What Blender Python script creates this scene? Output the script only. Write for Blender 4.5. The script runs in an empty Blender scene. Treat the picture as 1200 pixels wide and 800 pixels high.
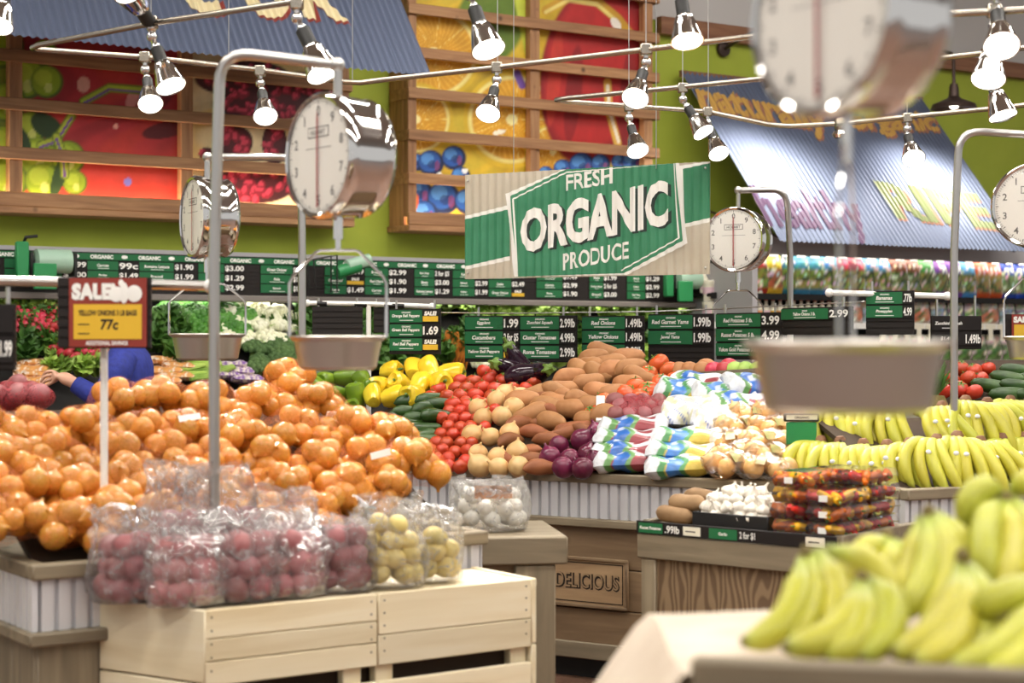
import bpy, bmesh, math, random
import numpy as np
from mathutils import Vector, Matrix, Quaternion

random.seed(7)
SC = bpy.context.scene
COL = SC.collection
F, CX, CY, EYE = 2000.0, 600.0, 400.0, 1.42

# ---------------------------------------------------------------- camera
cam_d = bpy.data.cameras.new('camera')
cam = bpy.data.objects.new('camera', cam_d); COL.objects.link(cam)
cam.location = (0, 0, EYE); cam.rotation_euler = (math.radians(90), 0, 0)
cam_d.sensor_width = 36.0; cam_d.lens = 60.0
cam_d.clip_start = 0.05; cam_d.clip_end = 100
cam_d.dof.use_dof = True; cam_d.dof.focus_distance = 8.0; cam_d.dof.aperture_fstop = 3.2
SC.camera = cam

# ---------------------------------------------------------------- world, exposure
world = bpy.data.worlds.new('world'); SC.world = world; world.use_nodes = True
bg = world.node_tree.nodes['Background']
bg.inputs[0].default_value = (1.0, 0.985, 0.96, 1); bg.inputs[1].default_value = 0.36
SC.view_settings.view_transform = 'Standard'; SC.view_settings.look = 'None'
SC.view_settings.exposure = 0.78; SC.view_settings.gamma = 1.0
SC.view_settings.use_curve_mapping = False
SC.cycles.use_denoising = True
SC.cycles.max_bounces = 8; SC.cycles.transparent_max_bounces = 24
SC.cycles.diffuse_bounces = 3; SC.cycles.glossy_bounces = 4; SC.cycles.transmission_bounces = 4
SC.cycles.caustics_reflective = False; SC.cycles.caustics_refractive = False
SC.cycles.sample_clamp_indirect = 4.0

# ---------------------------------------------------------------- projection helpers (photo pixel <-> place)
def P(px, py, Y):
    return Vector(((px-CX)/F*Y, Y, EYE-(py-CY)/F*Y))
def on_plane(px, py, pt, nrm):
    d = Vector(((px-CX)/F, 1.0, -(py-CY)/F)); o = Vector((0, 0, EYE))
    nrm = Vector(nrm); t = (Vector(pt)-o).dot(nrm)/d.dot(nrm)
    return o+d*t
WA = math.atan2(.545, .839)                      # the back wall runs away to the right
WD = Vector((.839, .545, 0)); WN = Vector((.545, -.839, 0)); W0 = Vector((-3.78, 12.6, 0))
def wallp(px, py, off=0.0):
    return on_plane(px, py, W0+WN*off, WN)
def wall_u(p): return (p-W0).dot(WD)
def wall_at(u, off, z): return W0+WD*u+WN*off+Vector((0, 0, z))

# ---------------------------------------------------------------- materials
def lin(h):
    if not isinstance(h, str): return tuple(h)
    h = h.lstrip('#'); c = [int(h[i:i+2], 16)/255 for i in (0, 2, 4)]
    return tuple((x/12.92 if x <= .04045 else ((x+.055)/1.055)**2.4) for x in c)
MATS = {}
class NT:
    def __init__(s, name):
        s.m = bpy.data.materials.new(name); s.m.use_nodes = True
        s.t = s.m.node_tree; s.b = s.t.nodes['Principled BSDF']; s.out = s.t.nodes['Material Output']
        MATS[name] = s.m
    def n(s, typ, **kw):
        x = s.t.nodes.new(typ)
        for k, v in kw.items():
            if k.startswith('i_'):
                key = k[2:]; key = int(key) if key.isdigit() else key.replace('_', ' ')
                x.inputs[key].default_value = v
            else: setattr(x, k, v)
        return x
    def l(s, a, b): s.t.links.new(a, b)
    def set(s, **kw):
        for k, v in kw.items():
            s.b.inputs[k.replace('_', ' ')].default_value = v
def c4(h): return (*lin(h), 1)
def ramp(nt, fac, stops):
    r = nt.n('ShaderNodeValToRGB'); e = r.color_ramp.elements
    while len(e) < len(stops): e.new(.5)
    for el, (p, c) in zip(e, stops): el.position = p; el.color = c4(c)
    nt.l(fac, r.inputs[0]); return r
def coords(nt, scale=(1, 1, 1), kind='Object'):
    tc = nt.n('ShaderNodeTexCoord'); mp = nt.n('ShaderNodeMapping'); mp.inputs['Scale'].default_value = scale
    nt.l(tc.outputs[kind], mp.inputs[0]); return mp.outputs[0]
def bump(nt, h, strength=.3, dist=.01):
    b = nt.n('ShaderNodeBump'); b.inputs['Strength'].default_value = strength; b.inputs['Distance'].default_value = dist
    nt.l(h, b.inputs['Height']); nt.l(b.outputs[0], nt.b.inputs['Normal'])
def plain(name, col, rough=.5, metal=0.0, spec=.5, **kw):
    nt = NT(name); nt.set(Base_Color=c4(col), Roughness=rough, Metallic=metal)
    nt.b.inputs['Specular IOR Level'].default_value = spec
    for k, v in kw.items(): nt.b.inputs[k.replace('_', ' ')].default_value = v
    return nt.m
def mottled(name, c1, c2, scale=8, rough=.5, metal=0, bmp=0, stretch=(1, 1, 1), vary=.12, spec=.5, sss=0):
    """noise between two colours, and each object a little lighter or darker than the next"""
    nt = NT(name); v = coords(nt, stretch)
    nz = nt.n('ShaderNodeTexNoise', i_Scale=scale, i_Detail=3.0); nt.l(v, nz.inputs['Vector'])
    r = ramp(nt, nz.outputs['Fac'], [(.3, c1), (.7, c2)])
    oi = nt.n('ShaderNodeObjectInfo')
    mr = nt.n('ShaderNodeMapRange'); mr.inputs['To Min'].default_value = 1-vary; mr.inputs['To Max'].default_value = 1+vary
    nt.l(oi.outputs['Random'], mr.inputs['Value'])
    hs = nt.n('ShaderNodeHueSaturation'); nt.l(r.outputs[0], hs.inputs['Color']); nt.l(mr.outputs[0], hs.inputs['Value'])
    mh = nt.n('ShaderNodeMapRange'); mh.inputs['To Min'].default_value = .5+vary*.03; mh.inputs['To Max'].default_value = .5-vary*.03
    nt.l(oi.outputs['Random'], mh.inputs['Value']); nt.l(mh.outputs[0], hs.inputs['Hue'])
    nt.l(hs.outputs[0], nt.b.inputs['Base Color'])
    nt.set(Roughness=rough, Metallic=metal); nt.b.inputs['Specular IOR Level'].default_value = spec
    if sss: nt.b.inputs['Subsurface Weight'].default_value = sss; nt.b.inputs['Subsurface Radius'].default_value = (.01, .005, .003)
    if bmp: bump(nt, nz.outputs['Fac'], bmp, .01)
    return nt.m
def wood(name, c1, c2, c3, axis='x', rough=.6, scale=1.0, knots=False, cathedral=False):
    nt = NT(name)
    st = {'x': (1.2, 14, 14), 'z': (14, 14, 1.2), 'y': (14, 1.2, 14)}[axis]
    oi = nt.n('ShaderNodeObjectInfo'); tc = nt.n('ShaderNodeTexCoord'); ad = nt.n('ShaderNodeVectorMath', operation='ADD')
    sc = nt.n('ShaderNodeVectorMath', operation='SCALE'); sc.inputs['Scale'].default_value = 7.3
    cx = nt.n('ShaderNodeCombineXYZ')
    for i in range(3): nt.l(oi.outputs['Random'], cx.inputs[i])
    nt.l(cx.outputs[0], sc.inputs[0]); nt.l(tc.outputs['Object'], ad.inputs[0]); nt.l(sc.outputs[0], ad.inputs[1])
    mp = nt.n('ShaderNodeMapping'); mp.inputs['Scale'].default_value = tuple(a*scale for a in st); nt.l(ad.outputs[0], mp.inputs[0])
    nz = nt.n('ShaderNodeTexNoise', i_Scale=1.6, i_Detail=5.0, i_Distortion=.6); nt.l(mp.outputs[0], nz.inputs['Vector'])
    fac = nz.outputs['Fac']
    if cathedral:
        mp2 = nt.n('ShaderNodeMapping'); mp2.inputs['Scale'].default_value = (7, 7, 2.2); nt.l(ad.outputs[0], mp2.inputs[0])
        wv = nt.n('ShaderNodeTexWave', i_Scale=1.7, i_Distortion=20.0, i_Detail=1.5); wv.inputs['Detail Scale'].default_value = .9
        nt.l(mp2.outputs[0], wv.inputs['Vector']); fac = wv.outputs['Fac']
    r = ramp(nt, fac, [(.25, c1), (.5, c2), (.75, c3)])
    last = r.outputs[0]
    if knots:
        vo = nt.n('ShaderNodeTexVoronoi', i_Scale=3.2); nt.l(ad.outputs[0], vo.inputs['Vector'])
        kr = nt.n('ShaderNodeMapRange'); kr.inputs['From Min'].default_value = .03; kr.inputs['From Max'].default_value = .1
        nt.l(vo.outputs['Distance'], kr.inputs['Value'])
        mx = nt.n('ShaderNodeMix', data_type='RGBA'); nt.l(kr.outputs[0], mx.inputs['Factor'])
        mx.inputs['A'].default_value = tuple(a*.45 for a in lin(c1))+(1,); nt.l(last, mx.inputs['B']); last = mx.outputs['Result']
    hs = nt.n('ShaderNodeHueSaturation'); mr = nt.n('ShaderNodeMapRange'); mr.inputs['To Min'].default_value = .9; mr.inputs['To Max'].default_value = 1.1
    nt.l(oi.outputs['Random'], mr.inputs['Value']); nt.l(mr.outputs[0], hs.inputs['Value']); nt.l(last, hs.inputs['Color'])
    nt.l(hs.outputs[0], nt.b.inputs['Base Color']); nt.set(Roughness=rough)
    bump(nt, fac, .25, .004)
    return nt.m
def colmat(name, rough=.5, metal=0, noise=0, nscale=30, spec=.5, bmp=0):
    """print colours held by the mesh, with a little grain"""
    nt = NT(name); at = nt.n('ShaderNodeAttribute', attribute_name='Col'); last = at.outputs['Color']
    if noise or bmp:
        nz = nt.n('ShaderNodeTexNoise', i_Scale=nscale, i_Detail=3.0); nt.l(coords(nt), nz.inputs['Vector'])
        if noise:
            mr = nt.n('ShaderNodeMapRange'); mr.inputs['From Min'].default_value = .3; mr.inputs['From Max'].default_value = .7
            mr.inputs['To Min'].default_value = 1-noise; mr.inputs['To Max'].default_value = 1+noise
            nt.l(nz.outputs['Fac'], mr.inputs['Value']); hs = nt.n('ShaderNodeHueSaturation'); nt.l(mr.outputs[0], hs.inputs['Value'])
            nt.l(last, hs.inputs['Color']); last = hs.outputs[0]
        if bmp: bump(nt, nz.outputs['Fac'], bmp, .01)
    nt.l(last, nt.b.inputs['Base Color']); nt.set(Roughness=rough, Metallic=metal); nt.b.inputs['Specular IOR Level'].default_value = spec
    return nt.m
def glow(name, col, strength):
    nt = NT(name); nt.set(Base_Color=(1, 1, 1, 1)); nt.b.inputs['Emission Color'].default_value = c4(col)
    nt.b.inputs['Emission Strength'].default_value = strength; return nt.m
def clear_film(name, tint, veil, gloss_rough=.08, nscale=26, bmp=.6, gloss=.35):
    """thin crinkled film: mostly see-through, with a milky veil and gloss in the creases"""
    nt = NT(name); t = nt.t
    nz = nt.n('ShaderNodeTexNoise', i_Scale=nscale, i_Detail=4.0, i_Distortion=1.2); nt.l(coords(nt), nz.inputs['Vector'])
    b = nt.n('ShaderNodeBump'); b.inputs['Strength'].default_value = bmp; b.inputs['Distance'].default_value = .02; nt.l(nz.outputs['Fac'], b.inputs['Height'])
    tr = nt.n('ShaderNodeBsdfTransparent'); tr.inputs[0].default_value = c4(tint)
    gl = nt.n('ShaderNodeBsdfGlossy'); gl.inputs['Roughness'].default_value = gloss_rough; nt.l(b.outputs[0], gl.inputs['Normal'])
    df0 = nt.n('ShaderNodeBsdfDiffuse'); df0.inputs[0].default_value = (.95, .93, .92, 1); nt.l(b.outputs[0], df0.inputs['Normal']); tl = nt.n('ShaderNodeBsdfTranslucent'); tl.inputs[0].default_value = (.95, .93, .92, 1)
    df = nt.n('ShaderNodeMixShader'); nt.l(df0.outputs[0], df.inputs[1]); nt.l(tl.outputs[0], df.inputs[2])
    fr = nt.n('ShaderNodeFresnel'); fr.inputs['IOR'].default_value = 1.35; nt.l(b.outputs[0], fr.inputs['Normal'])
    m1 = nt.n('ShaderNodeMixShader'); m2 = nt.n('ShaderNodeMixShader')
    rp = nt.n('ShaderNodeMapRange'); rp.inputs['From Min'].default_value = .42; rp.inputs['From Max'].default_value = .72
    rp.inputs['To Min'].default_value = veil*.45; rp.inputs['To Max'].default_value = veil*2.2; nt.l(nz.outputs['Fac'], rp.inputs['Value'])
    nt.l(rp.outputs[0], m1.inputs[0]); nt.l(tr.outputs[0], m1.inputs[1]); nt.l(df.outputs[0], m1.inputs[2])
    ml = nt.n('ShaderNodeMath', operation='MULTIPLY'); ml.inputs[1].default_value = gloss*3; nt.l(fr.outputs[0], ml.inputs[0]); ml.use_clamp = True
    nt.l(ml.outputs[0], m2.inputs[0]); nt.l(m1.outputs[0], m2.inputs[1]); nt.l(gl.outputs[0], m2.inputs[2])
    nt.l(m2.outputs[0], nt.out.inputs[0]); return nt.m
def net(name, col, cover=.3, scale=160):
    nt = NT(name); w = []
    v = coords(nt, (1, 1, 1))
    vo = nt.n('ShaderNodeTexVoronoi', feature='DISTANCE_TO_EDGE', i_Scale=scale); nt.l(v, vo.inputs['Vector'])
    mr = nt.n('ShaderNodeMath', operation='LESS_THAN'); mr.inputs[1].default_value = cover*.25; nt.l(vo.outputs['Distance'], mr.inputs[0])
    tr = nt.n('ShaderNodeBsdfTransparent'); mx = nt.n('ShaderNodeMixShader')
    nt.set(Base_Color=c4(col), Roughness=.45)
    nt.l(mr.outputs[0], mx.inputs[0]); nt.l(tr.outputs[0], mx.inputs[1]); nt.l(nt.b.outputs[0], mx.inputs[2]); nt.l(mx.outputs[0], nt.out.inputs[0])
    return nt.m

# ---------------------------------------------------------------- mesh builder
class MB:
    def __init__(s): s.v = []; s.f = []; s.c = []; s.col = (1, 1, 1)
    def pts(s, vs, col=None):
        i = len(s.v); s.v += [tuple(p) for p in vs]; s.c += [col or s.col]*len(vs); return i
    def box(s, x0, x1, y0, y1, z0, z1, M=None, bev=0):
        if bev:
            b = min(bev, (x1-x0)/2.2, (y1-y0)/2.2, (z1-z0)/2.2)
            # chamfered box: 24 vertices
            vs = []
            for sx in (0, 1):
                for sy in (0, 1):
                    for sz in (0, 1):
                        X, Y, Z = (x0, x1)[sx], (y0, y1)[sy], (z0, z1)[sz]; ix, iy, iz = (b, -b)[sx], (b, -b)[sy], (b, -b)[sz]
                        vs += [(X, Y+iy, Z+iz), (X+ix, Y, Z+iz), (X+ix, Y+iy, Z)]
            if M is not None: vs = [M @ Vector(p) for p in vs]
            i = s.pts(vs); k = lambda sx, sy, sz, a: i+((sx*2+sy)*2+sz)*3+a
            q = s.f
            for t in (0, 1):
                q.append((k(t,0,0,0), k(t,0,1,0), k(t,1,1,0), k(t,1,0,0)) if t == 0 else (k(t,0,0,0), k(t,1,0,0), k(t,1,1,0), k(t,0,1,0)))
                q.append((k(0,t,0,1), k(1,t,0,1), k(1,t,1,1), k(0,t,1,1)) if t == 0 else (k(0,t,0,1), k(0,t,1,1), k(1,t,1,1), k(1,t,0,1)))
                q.append((k(0,0,t,2), k(0,1,t,2), k(1,1,t,2), k(1,0,t,2)) if t == 0 else (k(0,0,t,2), k(1,0,t,2), k(1,1,t,2), k(0,1,t,2)))
            for a in (0, 1):
                for c in (0, 1):
                    q.append((k(0,a,c,1), k(1,a,c,1), k(1,a,c,2), k(0,a,c,2)))
                    q.append((k(a,0,c,0), k(a,1,c,0), k(a,1,c,2), k(a,0,c,2)))
                    q.append((k(a,c,0,0), k(a,c,1,0), k(a,c,1,1), k(a,c,0,1)))
                    for d in (0, 1): q.append((k(a,c,d,0), k(a,c,d,1), k(a,c,d,2)))
            return s
        vs = [(x, y, z) for x in (x0, x1) for y in (y0, y1) for z in (z0, z1)]
        if M is not None: vs = [M @ Vector(p) for p in vs]
        i = s.pts(vs)
        s.f += [tuple(i+a for a in q) for q in ((0,1,3,2), (4,6,7,5), (0,4,5,1), (2,3,7,6), (0,2,6,4), (1,5,7,3))]
        return s
    def tube(s, path, r, n=8, cap=True, cols=None, squash=1.0, up=None):
        path = [Vector(p) for p in path]; rr = r if isinstance(r, (list, tuple)) else [r]*len(path)
        prev = None; rings = []
        for j, p in enumerate(path):
            a = path[max(j-1, 0)]; b = path[min(j+1, len(path)-1)]; t = (b-a)
            t = t.normalized() if t.length > 1e-9 else Vector((0, 0, 1))
            if prev is None:
                u = Vector(up) if up else (Vector((0, 0, 1)) if abs(t.z) < .9 else Vector((1, 0, 0)))
            else: u = prev
            u = (u-t*u.dot(t)); u = u.normalized() if u.length > 1e-6 else t.orthogonal().normalized()
            w = t.cross(u); prev = u
            rings.append(s.pts([p+(u*math.cos(2*math.pi*k/n)*rr[j]+w*math.sin(2*math.pi*k/n)*rr[j]*squash) for k in range(n)], cols[j] if cols else None))
        for a, b in zip(rings, rings[1:]):
            for k in range(n): s.f.append((a+k, a+(k+1) % n, b+(k+1) % n, b+k))
        if cap:
            s.f.append(tuple(rings[0]+k for k in reversed(range(n)))); s.f.append(tuple(rings[-1]+k for k in range(n)))
        return s
    def lathe(s, prof, n=24, M=None, cols=None, wob=None, cap=True):
        rings = []
        for j, (r, z) in enumerate(prof):
            vs = []
            for k in range(n):
                a = 2*math.pi*k/n; q = r*(wob(a, z) if wob else 1); vs.append(Vector((q*math.cos(a), q*math.sin(a), z)))
            if M is not None: vs = [M @ p for p in vs]
            rings.append(s.pts(vs, cols[j] if cols else None))
        for a, b in zip(rings, rings[1:]):
            for k in range(n): s.f.append((a+k, a+(k+1) % n, b+(k+1) % n, b+k))
        if cap:
            if prof[0][0] > 1e-6: s.f.append(tuple(rings[0]+k for k in reversed(range(n))))
            if prof[-1][0] > 1e-6: s.f.append(tuple(rings[-1]+k for k in range(n)))
        return s
    def ball(s, c, r, n=10, m=7, col=None):
        r = r if isinstance(r, (tuple, list)) else (r, r, r)
        prev = None; c = Vector(c); old = s.col; s.col = col or s.col
        rings = []
        for j in range(m+1):
            th = math.pi*j/m; q = math.sin(th)
            if j in (0, m): rings.append((s.pts([c+Vector((0, 0, r[2]*math.cos(th)))]), 1))
            else: rings.append((s.pts([c+Vector((r[0]*q*math.cos(2*math.pi*k/n), r[1]*q*math.sin(2*math.pi*k/n), r[2]*math.cos(th))) for k in range(n)]), n))
        for (a, na), (b, nb) in zip(rings, rings[1:]):
            for k in range(n):
                k2 = (k+1) % n
                if na == 1: s.f.append((a, b+k, b+k2))
                elif nb == 1: s.f.append((a+k, b, a+k2))
                else: s.f.append((a+k, b+k, b+k2, a+k2))
        s.col = old; return s
    def grid(s, nx, ny, fn, colfn=None, closed=False):
        i = len(s.v)
        for j in range(ny+1):
            for k in range(nx+1):
                s.v.append(tuple(fn(k/nx, j/ny))); s.c.append(colfn(k/nx, j/ny) if colfn else s.col)
        for j in range(ny):
            for k in range(nx):
                a = i+j*(nx+1)+k; s.f.append((a, a+1, a+nx+2, a+nx+1))
        return s
    def poly(s, pts, thick=0, dirv=(0, 1, 0)):
        n = len(pts); i = s.pts(pts); s.f.append(tuple(range(i, i+n)))
        if thick:
            d = Vector(dirv)*thick; j = s.pts([Vector(p)+d for p in pts]); s.f.append(tuple(reversed(range(j, j+n))))
            for k in range(n): s.f.append((i+k, j+k, j+(k+1) % n, i+(k+1) % n))
        return s
    def mesh(s, name, mat=None, smooth=True, angle=40):
        me = bpy.data.meshes.new(name); me.from_pydata(s.v, [], s.f)
        if any(c != (1, 1, 1) for c in s.c):
            at = me.color_attributes.new('Col', 'FLOAT_COLOR', 'POINT')
            at.data.foreach_set('color', np.array([(*c[:3], 1.0) for c in s.c], dtype=np.float32).ravel())
        if mat: me.materials.append(MATS[mat] if isinstance(mat, str) else mat)
        bm = bmesh.new(); bm.from_mesh(me); bmesh.ops.recalc_face_normals(bm, faces=bm.faces); bm.to_mesh(me); bm.free()
        if smooth:
            me.shade_smooth()
            try: me.set_sharp_from_angle(angle=math.radians(angle))
            except Exception: pass
        me.update(); return me
    def build(s, name, mat, parent=None, smooth=True, angle=40, loc=None, rot=None):
        return link(name, s.mesh(name, mat, smooth, angle), parent, loc, rot)
def link(name, data, parent=None, loc=None, rot=None):
    o = bpy.data.objects.new(name, data); COL.objects.link(o)
    if parent is not None: o.parent = parent
    if loc is not None: o.location = loc
    if rot is not None:
        if isinstance(rot, (int, float)): o.rotation_euler = (0, 0, rot)
        elif isinstance(rot, Quaternion): o.rotation_mode = 'QUATERNION'; o.rotation_quaternion = rot
        else: o.rotation_euler = rot
    return o
def tag(o, label, cat, group=None, kind=None):
    o['label'] = label; o['category'] = cat
    if group: o['group'] = group
    if kind: o['kind'] = kind
    return o
def thing(name, label, cat, loc=(0, 0, 0), rot=0, group=None):
    return tag(link(name, None, None, loc, rot), label, cat, group)
def struct(o): o['kind'] = 'structure'; return o
def dup(root, loc, rot=None, label=None, group=None, scale=None):
    r = root.copy(); COL.objects.link(r); r.location = loc
    if rot is not None:
        if isinstance(rot, Quaternion): r.rotation_mode = 'QUATERNION'; r.rotation_quaternion = rot
        else: r.rotation_mode = 'XYZ'; r.rotation_euler = rot
    if scale is not None: r.scale = scale if isinstance(scale, (tuple, list)) else (scale,)*3
    if label: r['label'] = label
    if group: r['group'] = group
    for ch in root.children:
        c = ch.copy(); COL.objects.link(c); c.parent = r
        for g in ch.children:
            d = g.copy(); COL.objects.link(d); d.parent = c
    return r
def local_of(loc, rotz):
    """photo pixel -> local (x, z) on a vertical board whose origin is loc and whose x axis is turned by rotz"""
    d = Vector((math.cos(rotz), math.sin(rotz), 0)); n = Vector((d.y, -d.x, 0)); loc = Vector(loc)
    def f(px, py):
        p = on_plane(px, py, loc, n)-loc; return (p.dot(d), p.z)
    return f

# ---------------------------------------------------------------- lettering
_TX = {}
def text_unit(txt, bold=0.0, shear=0.0):
    """flat lettering as triangles in the unit square of its own bounding box; returns verts, faces, width/height ratio"""
    k = (txt, bold, shear)
    if k in _TX: return _TX[k]
    cu = bpy.data.curves.new('t', 'FONT'); cu.body = txt; cu.size = 1; cu.resolution_u = 3; cu.offset = bold; cu.shear = shear
    o = bpy.data.objects.new('t', cu); COL.objects.link(o)
    dg = bpy.context.evaluated_depsgraph_get(); dg.update()
    me = bpy.data.meshes.new_from_object(o.evaluated_get(dg))
    vs = np.array([v.co[:2] for v in me.vertices]); fs = [tuple(p.vertices) for p in me.polygons]
    bpy.data.meshes.remove(me); bpy.data.objects.remove(o); bpy.data.curves.remove(cu)
    lo, hi = vs.min(0), vs.max(0); sz = hi-lo
    _TX[k] = ((vs-lo)/sz, fs, sz[0]/sz[1]); return _TX[k]
def put_text(mb, txt, x0, z0, x1, z1, y, h, bold=.02, shear=0.0, keep=False):
    """lettering whose base runs (x0,z0)-(x1,z1) and is h tall, on the plane y (front is -y)"""
    vs, fs, ar = text_unit(txt, bold, shear)
    if keep:
        w = math.hypot(x1-x0, z1-z0); w2 = min(w, ar*h); cx, cz = (x0+x1)/2, (z0+z1)/2
        ux, uz = (x1-x0)/w*w2/2, (z1-z0)/w*w2/2; x0, z0, x1, z1 = cx-ux, cz-uz, cx+ux, cz+uz
        h = h if w2 < w else min(h, w/ar*1.25)
    i = mb.pts([(x0+u*(x1-x0), y, z0+u*(z1-z0)+v*h) for u, v in vs])
    mb.f += [tuple(i+a for a in f) for f in fs]
    return mb
def text_part(parent, txt, x0, z0, x1, z1, y, h, mat, bold=.02, shear=0.0, keep=True, name='lettering'):
    return put_text(MB(), txt, x0, z0, x1, z1, y, h, bold, shear, keep).build(name, mat, parent, smooth=False)
# ================================================================ materials
mottled('wall_green', '#9dab36', '#a7b53e', 2, .75, vary=0)
plain('wall_grey', '#c6c3c0', .8); plain('ceiling_grey', '#b9b6b2', .9)
mottled('floor_concrete', '#64493a', '#745646', 3, .35, vary=0)
wood('timber', '#8a6242', '#a87b54', '#c09468', 'x', knots=True); wood('timber_up', '#8a6242', '#a87b54', '#c09468', 'z', knots=True)
wood('beam_brown', '#6d4630', '#835a40', '#946a4c', 'x')
wood('bin_wood', '#6a5f4d', '#80735d', '#93866e', 'x', knots=True); wood('bin_wood_up', '#6a5f4d', '#80735d', '#93866e', 'z', knots=True)
wood('base_wood', '#614d36', '#776046', '#8a7354', 'x', knots=True, scale=.8)
wood('ply', '#6b553e', '#7d664b', '#8e775a', 'z', cathedral=True, knots=True, scale=.22)
wood('pine', '#d2c09a', '#dfd1b0', '#e6dcc2', 'x', knots=True, scale=.7); wood('pine_end', '#d2c09a', '#dfd1b0', '#e6dcc2', 'z', scale=.7)
plain('chrome', '#e8e6e4', .08, 1.0); plain('steel', '#c9c6c2', .28, 1.0); plain('pan_steel', '#ccc6be', .38, 1.0)
plain('galvanised', '#dcdcdf', .42, .35); plain('rod', '#b9b0a2', .25, 1.0)
plain('black_plastic', '#1c1b1a', .5); plain('board_black', '#26211f', .65, 0, .3); plain('case_black', '#1d1b1a', .6, 0, .3)
plain('bronze', '#4a3b35', .45, .6); plain('white_paint', '#f0eee8', .5); plain('cream', '#e9e4cf', .5)
plain('strip_green', '#246a40', .5, 0, .3); plain('card_black', '#1d1817', .55, 0, .3); plain('chalk', '#f4f2ec', .6)
plain('tag_yellow', '#e3b72f', .5); plain('sale_red', '#8f3226', .5); plain('ink', '#2a2118', .6)
plain('case_grey', '#a8a6a8', .5); plain('lip_grey', '#8a827c', .4, .3); plain('dark_gap', '#2a3010', .8)
mottled('sign_green', '#37805a', '#438d68', 6, .5, vary=0); plain('sign_white', '#f2efe8', .5); mottled('sign_tan', '#bdb29c', '#c9bfac', 5, .5, vary=0); plain('ink_dark', '#20302a', .6)
plain('awning_steel', '#646e86', .5, .35); plain('orange_print', '#c39a50', .5); plain('purple_print', '#44204a', .5)
plain('lime_print', '#6f7a4a', .5); plain('maroon_print', '#8c3a30', .5); plain('cream_print', '#e2d3a8', .5); plain('shade_print', '#9a6a58', .5)
colmat('mural_paint', .55, noise=.12, nscale=7)
colmat('printed_film', .3, noise=.18, nscale=26, bmp=.35)
glow('case_tube', '#fff8ec', 6.0); glow('lamp_lens', '#fff6e6', 5.0); glow('panel_light', '#fffaf2', 18.0); glow('mural_tube', '#ffe9c8', 20.0)
plain('roll_film', '#b9dcc4', .25, 0, .5, Alpha=.75); plain('dispenser_green', '#2b8a50', .4)

# ================================================================ room
struct(MB().box(-16, 20, -6, 30, -.1, 0).build('floor', 'floor_concrete', smooth=False))
struct(MB().box(-16, 20, -6, 30, 6.4, 6.5).build('ceiling', 'ceiling_grey', smooth=False))
wb = struct(MB().box(-6, 20, 0, .15, 0, 6.4).build('wall_back', 'wall_green', smooth=False, loc=W0, rot=WA))
MB().box(-6, 20, -.012, 0, 4.42, 6.4).build('upper_band', 'wall_grey', wb, smooth=False)
struct(MB().box(wall_u(wallp(775, 20, .1)), 20, -.10, -.012, 4.28, 4.44).build('trim_1', 'beam_brown', smooth=False, loc=W0, rot=WA))
k = 0
for ix, x in enumerate((-5.5, -2.2, 1.1, 4.4, 7.7)):
    for iy, y in enumerate((-1.5, 2.8, 7.0, 11.5)):
        if iy == 3 and ix < 2: continue  # unseen panels; back row added to brighten the wall, kept off the dark awning
        t = thing('ceiling_light', 'unseen long white ceiling panel light above the sales floor', 'light', (x, y, 6.25), 0, 'unseen panel lights over the sales floor')
        MB().box(-1.25, 1.25, -.3, .3, .04, .149, bev=.02).build('housing', 'white_paint', t)
        MB().box(-1.2, 1.2, -.26, .26, .02, .04).build('diffuser', 'panel_light', t, smooth=False)

# ================================================================ fruit murals in timber frames
def sm(a, b, x): t = np.clip((x-a)/(b-a), 0, 1); return t*t*(3-2*t)
class Paint:
    def __init__(s, X, Y, base): s.X, s.Y = X, Y; s.c = np.zeros(X.shape+(3,)); s.c[:] = lin(base)
    def put(s, m, col, k=1.0):
        c = np.array(lin(col)); s.c += ((c-s.c)*(np.clip(m, 0, 1)*k)[..., None]); return s
    def ell(s, cx, cy, rx, ry=None, col='#fff', a=0, soft=.12, k=1.0):
        ry = ry or rx; dx, dy = s.X-cx, s.Y-cy; ca, sa = math.cos(a), math.sin(a)
        r = np.sqrt(((dx*ca+dy*sa)/rx)**2+((-dx*sa+dy*ca)/ry)**2); s.put(1-sm(1-soft, 1+soft*.3, r), col, k); return s
    def line(s, pts, w, col, k=1.0):
        d = np.full(s.X.shape, 1e9)
        for (x0, y0), (x1, y1) in zip(pts, pts[1:]):
            L = (x1-x0)**2+(y1-y0)**2; t = np.clip(((s.X-x0)*(x1-x0)+(s.Y-y0)*(y1-y0))/L, 0, 1)
            d = np.minimum(d, np.hypot(s.X-x0-t*(x1-x0), s.Y-y0-t*(y1-y0)))
        s.put(1-sm(w*.7, w*1.1, d), col, k); return s
    def swirl(s, cols, f1, f2, k=.5):
        w = np.sin(s.X*f1+2.1*np.sin(s.Y*f2)+s.Y*f1*.6)
        s.put(sm(.2, .9, w), cols[0], k); s.put(sm(.3, .95, -w), cols[1], k); return s
def grape(p, x, y, r, c='#8fae1f'):
    p.ell(x, y, r, r, '#4c6a14'); p.ell(x-r*.04, y-r*.05, r*.9, r*.9, c); p.ell(x-r*.2, y-r*.25, r*.55, r*.5, '#b5cf3c', k=.8); p.ell(x+r*.1, y+r*.35, r*.25, r*.3, '#dfe98a', k=.6)
def seeds(p, x, y, rx, ry, n, rs, rnd):
    p.ell(x, y, rx, ry, '#3f0d14', soft=.06); p.ell(x-rx*.05, y-ry*.08, rx*.86, ry*.8, '#5a1420', k=.7, soft=.5)
    for i in range(n):
        a = rnd.random()*6.28; q = math.sqrt(rnd.random())*.85; ex, ey = x+rx*q*math.cos(a), y+ry*q*math.sin(a); t = rnd.random()*3
        p.ell(ex, ey, rs, rs*1.5, '#8c1830', t); p.ell(ex-1, ey-1, rs*.6, rs*1.0, '#d0405a', t)
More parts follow.
